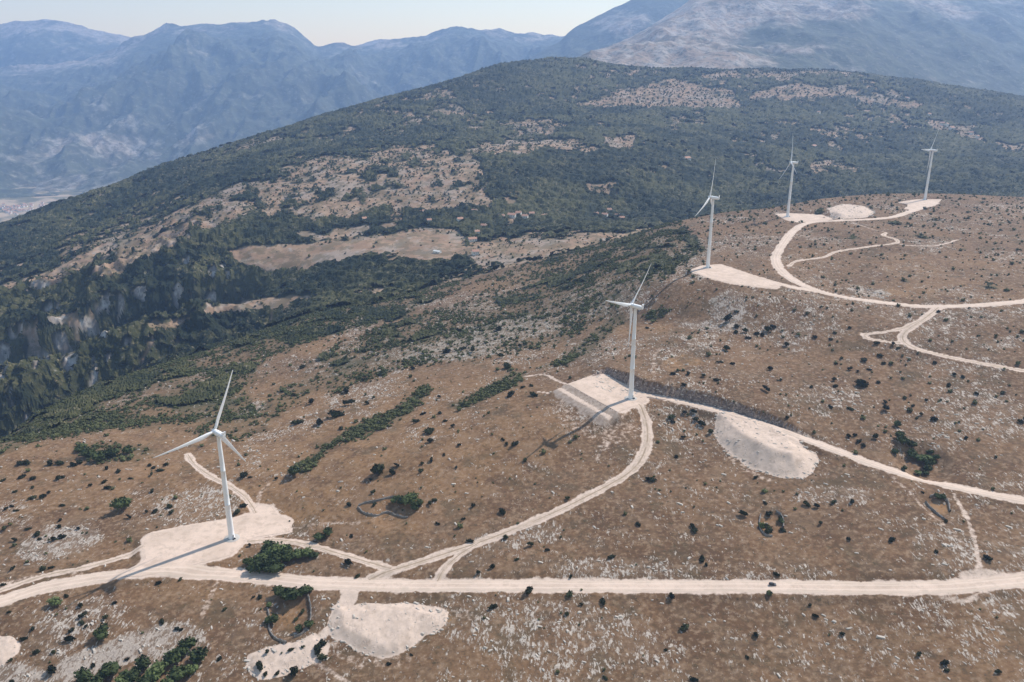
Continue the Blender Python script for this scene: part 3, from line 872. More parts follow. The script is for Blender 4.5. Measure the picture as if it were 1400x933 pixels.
# ------------------------------------------------------------------ road ribbons and pads
for n, r in ROADS.items():
    pts = catmull(r['pts'][::3] if len(r['pts']) > 12 else r['pts'], 2.0)
    d = np.gradient(pts[:, :2], axis=0)
    d /= np.linalg.norm(d, axis=1)[:, None]
    nr = np.stack([-d[:, 1], d[:, 0]], -1)
    s = np.arange(len(pts)) * 2.0
    rough = r.get('rough')
    amp = 1.25 if rough else .95
    wl = r['w'] / 2 + amp * fbm(s / 7, s * 0 + len(n), 4, 5)
    wr = r['w'] / 2 + amp * fbm(s / 7, s * 0 + 40 + len(n), 4, 6)
    K = 9
    vv, ac = [], []
    for i in range(K):
        a = -1 + 2 * i / (K - 1)
        w = np.where(a < 0, wl, wr) * a
        x, y = pts[:, 0] + nr[:, 0] * w, pts[:, 1] + nr[:, 1] * w
        z = grid_sample(GH, x, y) + (.22 if 0 < i < K - 1 else .04) - (.06 if n in ('pad_road', 'track_branch', 'valley_track', 'loop_track', 'side_track', 'hill_track') else 0) - (.10 if n in ('curved_track', 'switchback_track', 'plateau_track') else 0)
        vv.append(np.stack([x, y, z], -1))
        ac.append(np.full(len(pts), a))
    V = np.stack(vv, 1)
    me = tri_mesh(n, V.reshape(-1, 3), grid_faces(len(pts), K)[:, ::-1], MAT['track'] if rough else MAT['road'], True, dict(across=np.stack(ac, 1)), quads=True)
    tag(link(n, me), kind='structure')

for pi, p in enumerate(PADS['turbine_pad']):
    poly = p['w']
    c = []
    for a, b in zip(poly, np.roll(poly, -1, 0)):      # ragged edge
        L = np.linalg.norm(b - a)
        k = max(1, int(L / 3))
        for t in range(k):
            q = a + (b - a) * t / k
            c.append(q + RNG.normal(0, .35 if pi != 1 else .15, 2))
    bm = bmesh.new()
    vs = [bm.verts.new((x, y, p['h'] + ZC + .14)) for x, y in c]
    f = bm.faces.new(vs)
    bmesh.ops.triangulate(bm, faces=[f])
    for f in bm.faces:
        if f.normal.z < 0:
            f.normal_flip()
    me = bpy.data.meshes.new('turbine_pad')
    bm.to_mesh(me)
    bm.free()
    at = me.attributes.new('across', 'FLOAT', 'POINT')
    me.materials.append(MAT['pad'])
    tag(link('gravel_pad', me), kind='structure')

# ------------------------------------------------------------------ mountains beyond
def mountain(name, crest, yc, y0, y1, h0, spur, seed, mat, bare_fn, nu=420, nv=150, foot_noise=.0, wl=900):
    """crest: pixel line of the skyline; yc / y0 / y1: (px, distance) lists for crest, foot and back."""
    cr = np.array(crest, float)
    u_c, k_c = px_to_uk(cr[:, 0], cr[:, 1])
    us = np.linspace(u_c[0], u_c[-1], nu)
    kk = pchip(u_c, k_c, us)

    def line(l):
        l = np.array(l, float)
        return np.interp(us, (l[:, 0] - 700) / FPX * 1.05, l[:, 1])
    Yc, Y0, Y1 = line(yc), line(y0), line(y1)
    hc = ZC + kk * Yc
    hb = line(h0) + ZC
    s = np.concatenate([np.linspace(0, 1, nv), 1 + np.linspace(0, 1, 30)[1:]])
    Yg = np.where(s[:, None] <= 1, Y0 + (Yc - Y0) * s[:, None], Yc + (Y1 - Yc) * (s[:, None] - 1))
    Xg = us[None, :] * Yg
    fr = s[:, None] * np.ones_like(Yg)
    base = np.where(fr <= 1, hb + (hc - hb) * (.75 * fr + .25 * fr ** 1.6), hc + (hb - hc) * smooth(0, 1, fr - 1))
    env = np.where(fr <= 1, np.clip(fr * 4, 0, 1) * (1 - .93 * smooth(.62, 1.0, fr)), .3)
    rel = .25 + ridged(Xg / wl, Yg / (wl * 1.6), 5, seed) * .7 + .5 * fbm(Xg / (wl * .45), Yg / (wl * .6), 4, seed + 5)
    H = base + spur * env * rel + spur * .05 * fbm(Xg / 160, Yg / 160, 4, seed + 9)
    px, py = world_to_px(Xg, Yg, H)
    b = bare_fn(px, py, fr, Xg, Yg)
    me = tri_mesh(name, np.stack([Xg, Yg, H], -1).reshape(-1, 3), grid_faces(len(s), nu), mat, True, dict(bare=b), quads=True)
    return tag(link(name, me), kind='structure')


def pxb(px, py, cx, cy, rx, ry):
    return 1 - smooth(.3, 1.4, ((px - cx) / rx) ** 2 + ((py - cy) / ry) ** 2)


MM1 = mountain_material('mountain_slope', (.038, .042, .024), (.32, .27, .23), (.27, .19, .13))
MM2 = mountain_material('far_range', (.045, .050, .032), (.36, .31, .27), (.29, .22, .16))

mountain('mountain', [(788, 86), (797, 79), (830, 68), (880, 44), (930, 13), (960, -10), (1050, -32), (1200, -42), (1400, -42), (1650, -20)],
         [(780, 7000), (900, 8000), (1100, 9200), (1650, 11500)], [(780, 4500), (1100, 4900), (1650, 6200)], [(780, 9500), (1650, 13500)],
         [(780, -60), (900, -90), (1100, -170), (1400, -420), (1650, -600)], 130, 611, MM1,
         lambda px, py, fr, X, Y: .14 + .55 * pxb(px, py, 900, 60, 130, 55) + .5 * pxb(px, py, 1060, 2, 170, 36) + .5 * pxb(px, py, 1000, 85, 80, 14) + .30 * pxb(px, py, 1350, 5, 120, 30) + .35 * pxb(px, py, 1080, 65, 60, 10), wl=800)
mountain('mountain_shoulder', [(700, 95), (735, 74), (752, 64), (766, 58), (776, 47), (788, 38), (805, 29), (830, 16), (855, 5), (880, -8), (930, -24), (1000, -34), (1150, -40)],
         [(700, 10000), (1150, 11500)], [(700, 7600), (1150, 8600)], [(700, 12500), (1150, 13500)], [(700, -400), (1150, -400)], 130, 633, MM1,
         lambda px, py, fr, X, Y: .20 + .25 * pxb(px, py, 850, 30, 40, 20), nu=260, nv=110, wl=700)
mountain('mountain_range', [(-260, 140), (-100, 112), (60, 96), (150, 75), (190, 59), (215, 48), (235, 40), (260, 36), (300, 33), (330, 31), (368, 32), (392, 40), (412, 52), (436, 66), (470, 65), (500, 66), (540, 62), (575, 58), (600, 49), (622, 42), (645, 39), (670, 42), (700, 47), (740, 51), (775, 52), (830, 48), (900, 40)],
         [(-260, 11600), (200, 12200), (450, 12500), (900, 12500)], [(-260, 6200), (0, 6350), (450, 7200), (900, 8600)], [(-260, 14200), (900, 14200)], [(-260, -1000), (500, -990), (900, -800)], 480, 655, MM2,
         lambda px, py, fr, X, Y: .17 + .25 * smooth(.78, 1.0, fr) + .20 * pxb(px, py, 110, 225, 150, 45) + .16 * pxb(px, py, 230, 175, 90, 26) + .2 * pxb(px, py, 60, 80, 130, 16), nu=760, nv=260, wl=1300)
mountain('distant_range', [(-300, 58), (-200, 50), (-100, 40), (0, 35), (30, 32), (62, 30), (95, 36), (130, 44), (165, 50), (200, 58), (260, 68), (340, 75), (420, 72), (480, 66), (505, 61), (523, 57), (545, 61), (580, 68), (640, 75), (720, 80)],
         [(-300, 14200), (720, 14400)], [(-300, 12600), (720, 12800)], [(-300, 15300), (720, 15300)], [(-300, -200), (720, -200)], 260, 677, MM2,
         lambda px, py, fr, X, Y: .30 + .4 * smooth(.5, .95, fr), nu=360, nv=110, wl=1300)

# ------------------------------------------------------------------ vegetation templates
def ico(sub):
    bm = bmesh.new()
    bmesh.ops.create_icosphere(bm, subdivisions=sub, radius=1)
    v = np.array([q.co[:] for q in bm.verts])
    f = np.array([[w.index for w in q.verts] for q in bm.faces])
    bm.free()
    return v, f


ICO1, ICO2 = ico(1), ico(2)


def clump(rng, nleaf, lobes, core=True, leaf=.34, hgt=.8):
    """a bushy crown about 1 m in radius: uneven lobes wrapped in many leaf-clump faces."""
    vs, fs, off = [], [], 0
    cs = []
    for i in range(lobes):
        a = rng.uniform(0, 2 * math.pi)
        r = 0 if i == 0 else rng.uniform(.25, .6)
        cs.append((r * math.cos(a), r * math.sin(a), rng.uniform(.30, .75) * hgt, rng.uniform(.42, .62) if lobes > 1 else .75))
    for cx, cy, cz, cr in cs:
        if core:
            v, f = ICO1
            w = v * (cr * rng.uniform(.72, 1.0, (len(v), 1)))
            w = w * [1, 1, hgt] + [cx, cy, cz]
            w[:, 2] = np.maximum(w[:, 2], -.12)
            vs.append(w); fs.append(f + off); off += len(w)
    for i in range(nleaf):
        cx, cy, cz, cr = cs[rng.integers(len(cs))]
        d = rng.normal(size=3)
        d /= np.linalg.norm(d)
        if d[2] < -.35:
            d[2] *= -1
        c = np.array([cx, cy, cz]) + d * cr * rng.uniform(.75, 1.18) * [1, 1, hgt]
        c[2] = max(c[2], .02)
        e1 = rng.normal(size=3); e1 /= np.linalg.norm(e1)
        e2 = np.cross(e1, d + rng.normal(0, .5, 3)); e2 /= np.linalg.norm(e2) + 1e-9
        s = leaf * rng.uniform(.5, 1.1) * (.6 if lobes > 1 else .8)
        w = np.array([c + e1 * s, c + e2 * s * .8, c - e1 * s * .9, c - e2 * s * .7])
        vs.append(w); fs.append(np.array([[0, 1, 2], [0, 2, 3]]) + off); off += 4
    return np.concatenate(vs), np.concatenate(fs)


def scatter_arrays(templates, pos, rad, zs, rng):
    which = rng.integers(len(templates), size=len(pos))
    rot = rng.uniform(0, 2 * math.pi, len(pos))
    V, F, off = [], [], 0
    for t, (tv, tf) in enumerate(templates):
        i = np.nonzero(which == t)[0]
        if len(i) == 0:
            continue
        c, s = np.cos(rot[i])[:, None], np.sin(rot[i])[:, None]
        x = (tv[None, :, 0] * c - tv[None, :, 1] * s) * rad[i][:, None] + pos[i, 0:1]
        y = (tv[None, :, 0] * s + tv[None, :, 1] * c) * rad[i][:, None] + pos[i, 1:2]
        z = tv[None, :, 2] * (rad[i] * zs[i])[:, None] + pos[i, 2:3]
        V.append(np.stack([x, y, z], -1).reshape(-1, 3))
        F.append((tf[None] + (np.arange(len(i)) * len(tv))[:, None, None] + off).reshape(-1, 3))
        off += len(i) * len(tv)
    return np.concatenate(V), np.concatenate(F)


# candidates over the visible land, weighted so that density is per square metre
def scatter_points(density, rng, t_lo, t_hi):
    """density: grid of expected plants per square metre."""
    dx = np.gradient(GX, axis=1)
    dy = np.gradient(GY, axis=0)
    lam = density * np.abs(dx * dy) * ((GT >= t_lo) & (GT < t_hi)) * (np.abs(GPX - 700) < 840)
    n = rng.poisson(lam)
    r, c = np.nonzero(n)
    rep = np.repeat(np.arange(len(r)), n[r, c])
    r, c = r[rep], c[rep]
    r2 = np.clip(r + rng.uniform(-.5, .5, len(r)), 0, NV - 1.01)
    c2 = np.clip(c + rng.uniform(-.5, .5, len(c)), 0, NU - 1.01)
    Y = np.exp(np.interp(r2, np.arange(NV), LNY))
    X = (-UMAX + 2 * UMAX * c2 / (NU - 1)) * Y
    return X, Y, r, c


# ------------------------------------------------------------------ shrubs one can count
SHRUBS = """5,655,9 26,633,12 37,630,12 69,633,12 83,631,12 99,634,11 107,632,10 87,651,7 80,653,9 116,648,5 146,640,8 163,642,12 177,653,7 164,654,6 143,658,8 146,665,10 46,665,7 22,670,8 43,679,11 59,678,9 66,673,7
123,663,7 86,689,8 8,695,8 17,691,7 23,697,7 204,635,8 209,639,7 219,641,10 227,635,7 207,648,8 208,671,9 81,711,7 81,719,8 7,721,10 37,722,8 50,729,12 87,731,13 108,721,7 63,732,6 54,736,7 213,697,10 231,691,10 235,700,9
201,699,6 21,737,9 73,737,8 215,720,5 177,706,8 32,650,10 45,653,10 91,813,8 109,826,10 155,824,7 78,839,6 91,831,6 113,841,12 143,843,10 112,850,10 117,856,7 45,858,8 31,872,9 99,861,9 95,873,12 50,889,10 73,891,8 71,916,15
15,900,8 221,848,10 215,797,8 59,777,10 70,775,7 17,777,8 5,798,8 127,907,10 175,899,8 16,931,8 12,836,6 247,791,7 346,816,6 356,814,9 357,832,5 306,833,8 301,899,10 366,890,9 354,908,16 362,920,9 403,913,20 434,886,18 443,876,16
441,897,14 414,884,7 242,859,8 248,860,7 289,819,4 378,920,8 397,887,8 385,892,5 405,845,8 415,835,9 481,732,8 501,753,6 476,768,12 490,786,8 385,740,5 396,712,4 442,697,5 511,671,8 466,666,5 508,655,6 517,643,20 538,645,12 377,654,6
332,650,14 342,651,6 333,690,10 324,700,10 478,689,10 406,671,5 556,715,5 328,759,6 342,745,7 429,780,5 511,690,8 587,687,10 593,683,8 579,564,9 600,564,8 583,588,16 591,586,9 618,582,8 607,575,7 588,602,9 627,608,8 607,621,6 590,629,9
577,633,6 577,642,8 543,635,9 688,600,7 693,605,7 705,605,12 673,593,5 623,638,6 651,653,4 653,659,4 674,659,4 648,689,9 687,697,13 775,680,9 633,709,7 599,715,7 576,666,5 623,672,4 577,610,5 571,574,10 592,570,6 691,734,8 725,743,10
767,733,6 748,750,7 744,747,4 707,764,7 673,774,8 655,781,8 873,716,9 781,787,7 870,771,5 644,739,9 723,807,13 780,811,13 795,806,5 823,820,13 676,828,11 678,813,4 662,844,6 736,823,4 775,838,8 795,825,7 737,846,5 823,844,4 792,853,5
767,837,5 836,760,10 919,568,13 920,576,8 935,563,9 949,561,9 952,571,10 960,577,13 972,589,12 953,593,6 933,597,8 924,623,7 889,653,13 953,656,4 964,661,6 1032,651,8 1071,671,6 1046,686,7 1017,701,14 1051,702,13 1105,689,11 1117,691,10
1067,707,9 985,657,5 946,718,7 949,692,5 1087,695,6 951,723,12 961,762,12 966,772,7 1052,724,18 1069,723,12 1139,685,10 1164,685,9 1122,714,8 1218,736,12 1279,752,9 1350,761,12 1262,672,6 1292,711,7 1062,784,9 1318,712,5 1160,736,8
1107,827,7 1114,841,8 937,856,14 1033,867,9 1021,897,7 1151,865,8 1134,867,5 1256,894,8 1289,904,13 1295,916,9 1363,843,5 1340,832,5 1364,918,8 918,815,10 949,928,12 1383,701,5 533,906,8 562,894,6 828,925,8 826,915,6 910,887,6 880,895,4
879,902,3 1115,459,9 1135,462,8 1141,454,6 1161,447,6 1199,468,8 1221,469,8 1227,475,6 1203,485,9 1208,496,7 1179,490,11 1150,489,6 1143,496,6 1150,497,5 1188,504,7 1172,507,6 1162,504,8 1140,518,9 1142,527,8 1110,528,7 1179,523,16
1202,522,8 1218,516,5 1234,486,6 1238,498,5 1278,495,7 1302,466,6 1304,511,6 1317,514,8 1298,525,9 1335,537,7 1362,541,6 1372,536,8 1395,575,9 1318,557,6 1295,548,6 1306,577,6 1320,598,8 1266,545,7 1236,542,9 1245,540,5 1211,549,8
1210,557,12 1136,555,8 1163,557,9 1243,559,11 1249,554,7 1260,566,7 1276,572,9 1253,570,7 1211,583,6 1160,596,7 1170,594,7 1196,597,11 1175,602,9 1180,608,9 1137,578,5 1283,425,7 1139,432,5 1361,624,6 884,447,7 919,487,5 919,510,8
940,509,8 961,513,8 979,518,8 962,523,5 937,525,9 981,495,6 987,494,6 1000,496,7 993,476,9 985,465,5 1039,476,5 1053,504,7 1067,519,6 1048,531,11 1067,538,5 1075,539,5 1044,563,5 1082,567,5 1076,571,6 993,436,16 1006,444,10 1007,453,8
1020,452,9 1021,460,10 1033,455,8 1043,457,7 1049,450,10 1058,445,9 1069,451,6 1070,460,6 1075,471,8 1007,425,7 575,498,6 564,503,7 601,542,7 697,538,14 730,538,12 714,528,9 726,526,7 694,499,14 686,486,10 711,472,8 646,478,13 634,475,9
611,479,12 682,447,14 629,450,10 413,500,10 401,539,8 425,549,12 406,575,15 437,577,13 457,564,18 474,533,15 499,518,8 526,508,14 497,480,8 476,550,14 503,550,9 467,584,9"""
TREES = """168,690,24 120,925,26 150,917,26 135,935,26 178,925,28 200,908,24 215,920,28 240,900,28 255,885,24 270,900,24 245,920,26 225,938,26 262,915,18 165,938,28 195,938,26 75,823,18 141,866,20 400,811,26 384,809,16 414,807,18 372,848,16
367,827,9 422,853,13 410,859,13 424,806,9 366,750,24 377,757,24 359,763,24 377,772,26 392,760,24 409,758,16 419,755,20 428,758,14 339,767,14 354,775,22 368,777,20 363,757,20 394,751,14 437,733,14 450,727,16 402,645,18 547,685,16 562,683,20
566,692,16 541,684,12 572,688,12 1263,627,16 1271,634,16 1249,622,16 1266,641,12 1254,646,10 1235,640,9 1271,618,9 1225,618,10 1246,608,12 1265,647,9 1278,626,10 1248,607,12 1227,580,11 1231,596,16 1234,602,16 1290,680,10 1282,679,9 1041,720,11 1068,712,9 135,625,22 122,620,16 110,612,15 154,619,16 175,617,13"""


def parse(s):
    return np.array([[float(q) for q in w.split(',')] for w in s.split()])


LANDMARKS = [
    (317, 736, 'the tower foot of the closest turbine'), (260, 745, 'the broad pad of the closest turbine'), (80, 800, 'the bend of the long road'), (110, 860, 'the grey rock patch under the road bend'),
    (10, 890, 'the small pale gravel mound at the frame edge'), (190, 915, 'the big leafy thicket'), (385, 763, 'the thicket beside the long road'), (398, 840, 'the round walled hollow'),
    (530, 860, 'the white spoil heap'), (390, 905, 'the flat pale gravel patch'), (540, 695, 'the long walled hollow'), (290, 650, 'the narrow climbing track'), (447, 730, 'the pair of leafy trees'),
    (520, 785, 'the junction of the curved track'), (655, 742, 'the fork of the curved track'), (800, 680, 'the middle of the curved track'), (745, 620, 'the shadow tip of the second turbine'),
    (862, 545, 'the second closest turbine'), (800, 520, 'the terraced pad'), (960, 575, 'the bush cluster by the rock cut'), (1050, 615, 'the flat topped gravel heap'), (940, 535, 'the dark rock cut'),
    (1056, 800, 'the parked dark car'), (1055, 718, 'the ring shaped stone wall'), (1283, 692, 'the triangular stone enclosure'), (1335, 775, 'the side track junction'), (1252, 625, 'the sunken dark grove'),
    (1262, 437, 'the switchback junction'), (1185, 462, 'the hairpin loop of the track'), (1400, 507, 'the far end of the switchback track'), (967, 366, 'the third turbine'), (1000, 425, 'the grey rock scar under the third turbine'),
    (750, 801, 'the middle of the long road'), (900, 802, 'the road stretch below the curved track'), (1200, 640, 'the road running past the grove'), (60, 640, 'the scrubby plateau rim'), (270, 690, 'the stony slope behind the closest turbine'),
    (850, 860, 'the bare stony slope under the long road'), (1020, 870, 'the plain dry slope under the car'), (1270, 900, 'the bottom slope under the side track'), (1130, 690, 'the streaky outcrop'), (1180, 520, 'the squat olive bush patch'),
    (1310, 540, 'the pale outcrop slope'), (460, 550, 'the dark scrub belt'), (620, 480, 'the grey rocky terrace'), (700, 530, 'the green scrub belt'), (590, 610, 'the orange dry slope'), (60, 720, 'the pale rock slab'),
    (230, 640, 'the left blade tip of the closest turbine'), (1370, 600, 'the bare brown shoulder'), (1150, 590, 'the rocky bank above the road'), (1040, 455, 'the dense bush patch'), (980, 495, 'the row of three small bushes')]
ORD = ['nearest', 'second nearest', 'third nearest', 'fourth nearest', 'fifth nearest', 'sixth nearest', 'seventh nearest', 'eighth nearest', 'ninth nearest', 'tenth nearest', 'eleventh nearest', 'twelfth nearest', 'thirteenth nearest', 'fourteenth nearest', 'fifteenth nearest']


def place_labels(pts, kind):
    """a label that singles out each plant: its size, then its rank on one side of a landmark."""
    cells = {}
    for i, (x, y, s) in enumerate(pts):
        dl = [math.hypot(x - a, (y - b) * 1.3) for a, b, _ in LANDMARKS]
        l = int(np.argmin(dl))
        dx, dy = x - LANDMARKS[l][0], y - LANDMARKS[l][1]
        side = ('left of' if dx < 0 else 'right of') if abs(dx) > 1.2 * abs(dy) else ('above' if dy < 0 else 'below')
        cells.setdefault((l, side), []).append((dl[l], i))
    out = [None] * len(pts)
    for (l, side), m in cells.items():
        for r, (_, i) in enumerate(sorted(m)):
            s = pts[i][2]
            size = 'tiny' if s < 6 else 'small' if s < 9.5 else 'round' if s < 13 else 'wide'
            out[i] = f'{size} dark {kind}, {ORD[r]} {side} {LANDMARKS[l][2]}' if len(m) > 1 else f'{size} dark {kind} just {side} {LANDMARKS[l][2]}'
    return out


def place(pts):
    w = hit(pts[:, 0], pts[:, 1] + .30 * pts[:, 2])
    dep = w[:, 1] * CP - (w[:, 2] - ZC) * SP
    return w, pts[:, 2] * dep / FPX * .5


rng = np.random.default_rng(5)
shrub_me = []
for i in range(11):
    v, f = clump(rng, 95, [1, 2, 3, 3, 4, 5, 2, 6, 4, 3, 5][i], True, .38, [.85, .8, .95, .75, .7, .65, 1.0, .6, .9, .5, .75][i])
    v[:, :2] *= [1.15, .85] if i % 2 else [1, 1]
    shrub_me.append(tri_mesh('juniper_shrub', v, f, MAT['shrub'], False))
SH = parse(SHRUBS)
SH = SH[np.argsort(-SH[:, 2])]
SH_ind, SH_rest = SH[:296], SH[296:]
ws, rs = place(SH_ind)
labels = place_labels(SH_ind, 'shrub')
for i in range(len(SH_ind)):
    o = link('juniper_shrub', shrub_me[i % 11])
    o.location = (ws[i, 0], ws[i, 1], float(grid_sample(GH, ws[i, 0], ws[i, 1])) - .15)
    r = rs[i] * 1.1
    e = 1 + .38 * rng.uniform(-1, 1)
    o.scale = (r * e, r / e, r * rng.uniform(.8, 1.1))
    o.rotation_euler = (0, 0, rng.uniform(0, 6.28))
    tag(o, labels[i], 'shrub', 'dark shrubs dotted over the dry plateau')

# broad trees of the thickets, each with its trunk
def trunk_mesh(rng):
    V, F, off = [], [], 0

    def limb(a, b, ra, rb):
        nonlocal off
        a, b = np.array(a, float), np.array(b, float)
        d = (b - a) / np.linalg.norm(b - a)
        s = np.cross(d, [.3, 1, .1]); s /= np.linalg.norm(s)
        t = np.cross(d, s)
        n = 7
        for k, (c, r) in enumerate(((a, ra), ((a + b) / 2 + s * ra * .4, (ra + rb) / 2), (b, rb))):
            for j in range(n):
                g = 2 * math.pi * j / n
                V.append(c + (s * math.cos(g) + t * math.sin(g)) * r)
        for k in range(2):
            for j in range(n):
                p, q = off + k * n + j, off + k * n + (j + 1) % n
                F.append((p, q, q + n)); F.append((p, q + n, p + n))
        off += 3 * n
    limb((0, 0, -.15), (.05, 0, .45), .11, .08)
    for i in range(4):
        a = i * 1.6 + rng.uniform(-.4, .4)
        limb((.04, 0, .35), (.45 * math.cos(a), .45 * math.sin(a), .85 + rng.uniform(-.1, .1)), .06, .02)
    return tri_mesh('trunk', V, F, MAT['bark'], True)


crown_me, trunk_me = [], []
for i in range(4):
    v, f = clump(rng, 190, 5 + i % 3, True, .32, 1.0)
    v[:, 2] = v[:, 2] * .95 + .28
    crown_me.append(tri_mesh('crown', v, f, MAT['tree'], False))
    trunk_me.append(trunk_mesh(rng))
TR = parse(TREES)
wt, rt = place(TR)
tl = place_labels(TR, 'leafy tree')
for i in range(len(TR)):
    root = bpy.data.objects.new('leafy_tree', None)
    COL.objects.link(root)
    root.location = (wt[i, 0], wt[i, 1], float(grid_sample(GH, wt[i, 0], wt[i, 1])) - .1)
    r = rt[i] * 1.18
    root.scale = (r * rng.uniform(.9, 1.15), r * rng.uniform(.9, 1.15), r * rng.uniform(.75, 1.0))
    root.rotation_euler = (0, 0, rng.uniform(0, 6.28))
    tag(root, tl[i].replace('dark leafy tree', 'leafy green tree'), 'tree', 'leafy trees of the thickets and hollows')
    link('trunk', trunk_me[i % 4], root)
    link('crown', crown_me[i % 4], root)

# ------------------------------------------------------------------ scrub nobody could count, on the flanks and between
scr_t = [clump(rng, 16, 1 + i % 3, True, .42, .8) for i in range(6)]
lowt = [clump(rng, 7, 1, True, .5, .8) for _ in range(4)]
offroad = 1 - smooth(.05, .2, np.maximum(DUST, SCREE))
den = .17 * SCRUB ** 1.3 * (.25 + 1.5 * smooth(-.05, .45, fbm(GX / 34, GY / 34, 3, 610) + .25 * SCRUB)) * offroad
X, Y, r, c = scatter_points(den, np.random.default_rng(21), 3.5, 8.9)
rad = np.random.default_rng(22).lognormal(.62, .38, len(X)).clip(.9, 4.6)
pos = np.stack([X, Y, grid_sample(GH, X, Y) - .15], -1)
A1 = scatter_arrays(scr_t, pos, rad, np.random.default_rng(23).uniform(.75, 1.1, len(X)), np.random.default_rng(24))
print('scrub', len(X))
me = tri_mesh('scrub', A1[0], A1[1], MAT['scrub'], False)
tag(link('scrub', me), 'dark green scrub thick on the plateau flank and in belts', 'scrub', kind='stuff')
# sparse small bushes over the dry land
base = .0026 * (1 + 1.6 * smooth(.3, .8, ROCK)) * (1 - .6 * smooth(.3, .7, ORANGE)) * smooth(330, 700, GY) + .0055 * smooth(650, 1150, GY)
den = base * (1 - smooth(.2, .5, SCRUB)) * offroad * (1 - smooth(7.95, 8.2, GT)) + .0075 * beyond * (1 - FOREST) * (1 - inval) * (1 - .88 * smooth(1.05, 1.25, BARE))
X, Y, r, c = scatter_points(den, np.random.default_rng(31), 0.0, 15.9)
rg = np.random.default_rng(32)
rad = rg.lognormal(.15, .55, len(X)).clip(.4, 3.4) * np.clip(Y / 1100, 1, 2.2)
pos = np.stack([X, Y, grid_sample(GH, X, Y) - .15], -1)
wr, rr = place(SH_rest) if len(SH_rest) else (np.zeros((0, 3)), np.zeros(0))
pos = np.concatenate([pos, wr])
rad = np.concatenate([rad, rr])
A1 = scatter_arrays(lowt, pos, rad, rg.uniform(.7, 1.0, len(pos)), rg)
print('bushes', len(pos))
me = tri_mesh('undergrowth', A1[0], A1[1], MAT['scrub'], False)
tag(link('undergrowth', me), 'tiny scattered low bushes over the dry stony land', 'undergrowth', kind='stuff')
# single tree tops standing above the canopy and along its edges
den = (.014 * (1 - smooth(12.6, 13.4, GT)) + .0055) * FOREST * beyond * smooth(.15, .6, vnoise(GX / 40, GY / 40, 707))
X, Y, r, c = scatter_points(den, np.random.default_rng(41), 8.2, 15.95)
rg = np.random.default_rng(42)
rad = rg.lognormal(1.0, .32, len(X)).clip(1.6, 5.5) * np.clip(Y / 2600, .85, 1.3)
pos = np.stack([X, Y, grid_sample(GH, X, Y) + 1.5], -1)
A1 = scatter_arrays(lowt, pos, rad, rg.uniform(1.0, 1.5, len(pos)), rg)
print('treetops', len(pos))
me = tri_mesh('treeline', A1[0], A1[1], MAT['forest'], False)
tag(link('treeline', me), 'taller tree tops rising out of the far wood', 'forest', kind='stuff')

# limestone rubble on the rocky patches
def rock_t(rng):
    v = np.array([[x, y, z] for x in (-1, 1) for y in (-1, 1) for z in (-.3, 1)], float) * [1, .62, .5]
    v = v * rng.uniform(.65, 1.1, (8, 3))
    v[[1, 3, 5, 7], :2] *= rng.uniform(.5, .85)
    q = [(0, 1, 3, 2), (4, 6, 7, 5), (0, 4, 5, 1), (2, 3, 7, 6), (1, 5, 7, 3)]
    f = [t for a, b, c, d in q for t in ((a, b, c), (a, c, d))]
    return v, np.array(f)


rkt = [rock_t(rng) for _ in range(8)]
rn = fbm(GX / 11, GY / 11, 3, 801)
den = .11 * smooth(.30, 1.0, ROCK) * smooth(-.05, .4, rn) * offroad * (1 - smooth(1150, 1400, GY)) + .004 * onplat * offroad + .12 * HEAPM + .10 * CUT
X, Y, r, c = scatter_points(den, np.random.default_rng(51), 0, 8.2)
rg = np.random.default_rng(52)
rad = rg.lognormal(-.45, .42, len(X)).clip(.3, 1.5)
pos = np.stack([X, Y, grid_sample(GH, X, Y) - .05], -1)
# stones lie along the beds
which = rg.integers(len(rkt), size=len(pos))
V, F, off = [], [], 0
ang = math.radians(-38) + rg.normal(0, .45, len(pos))
for t, (tv, tf) in enumerate(rkt):
    i = np.nonzero(which == t)[0]
    cs, sn = np.cos(ang[i])[:, None], np.sin(ang[i])[:, None]
    sx = rg.uniform(.9, 2.0, (len(i), 1))
    x = (tv[None, :, 0] * cs * sx - tv[None, :, 1] * sn) * rad[i][:, None] + pos[i, 0:1]
    y = (tv[None, :, 0] * sn * sx + tv[None, :, 1] * cs) * rad[i][:, None] + pos[i, 1:2]
    z = tv[None, :, 2] * rad[i][:, None] + pos[i, 2:3]
    V.append(np.stack([x, y, z], -1).reshape(-1, 3))
    F.append((tf[None] + (np.arange(len(i)) * 8)[:, None, None] + off).reshape(-1, 3))
    off += len(i) * 8
print('stones', len(pos))
me = tri_mesh('rubble', np.concatenate(V), np.concatenate(F), MAT['lime'], False)
tag(link('rubble', me), 'pale limestone rubble strewn over the dry slopes', 'rubble', kind='stuff')

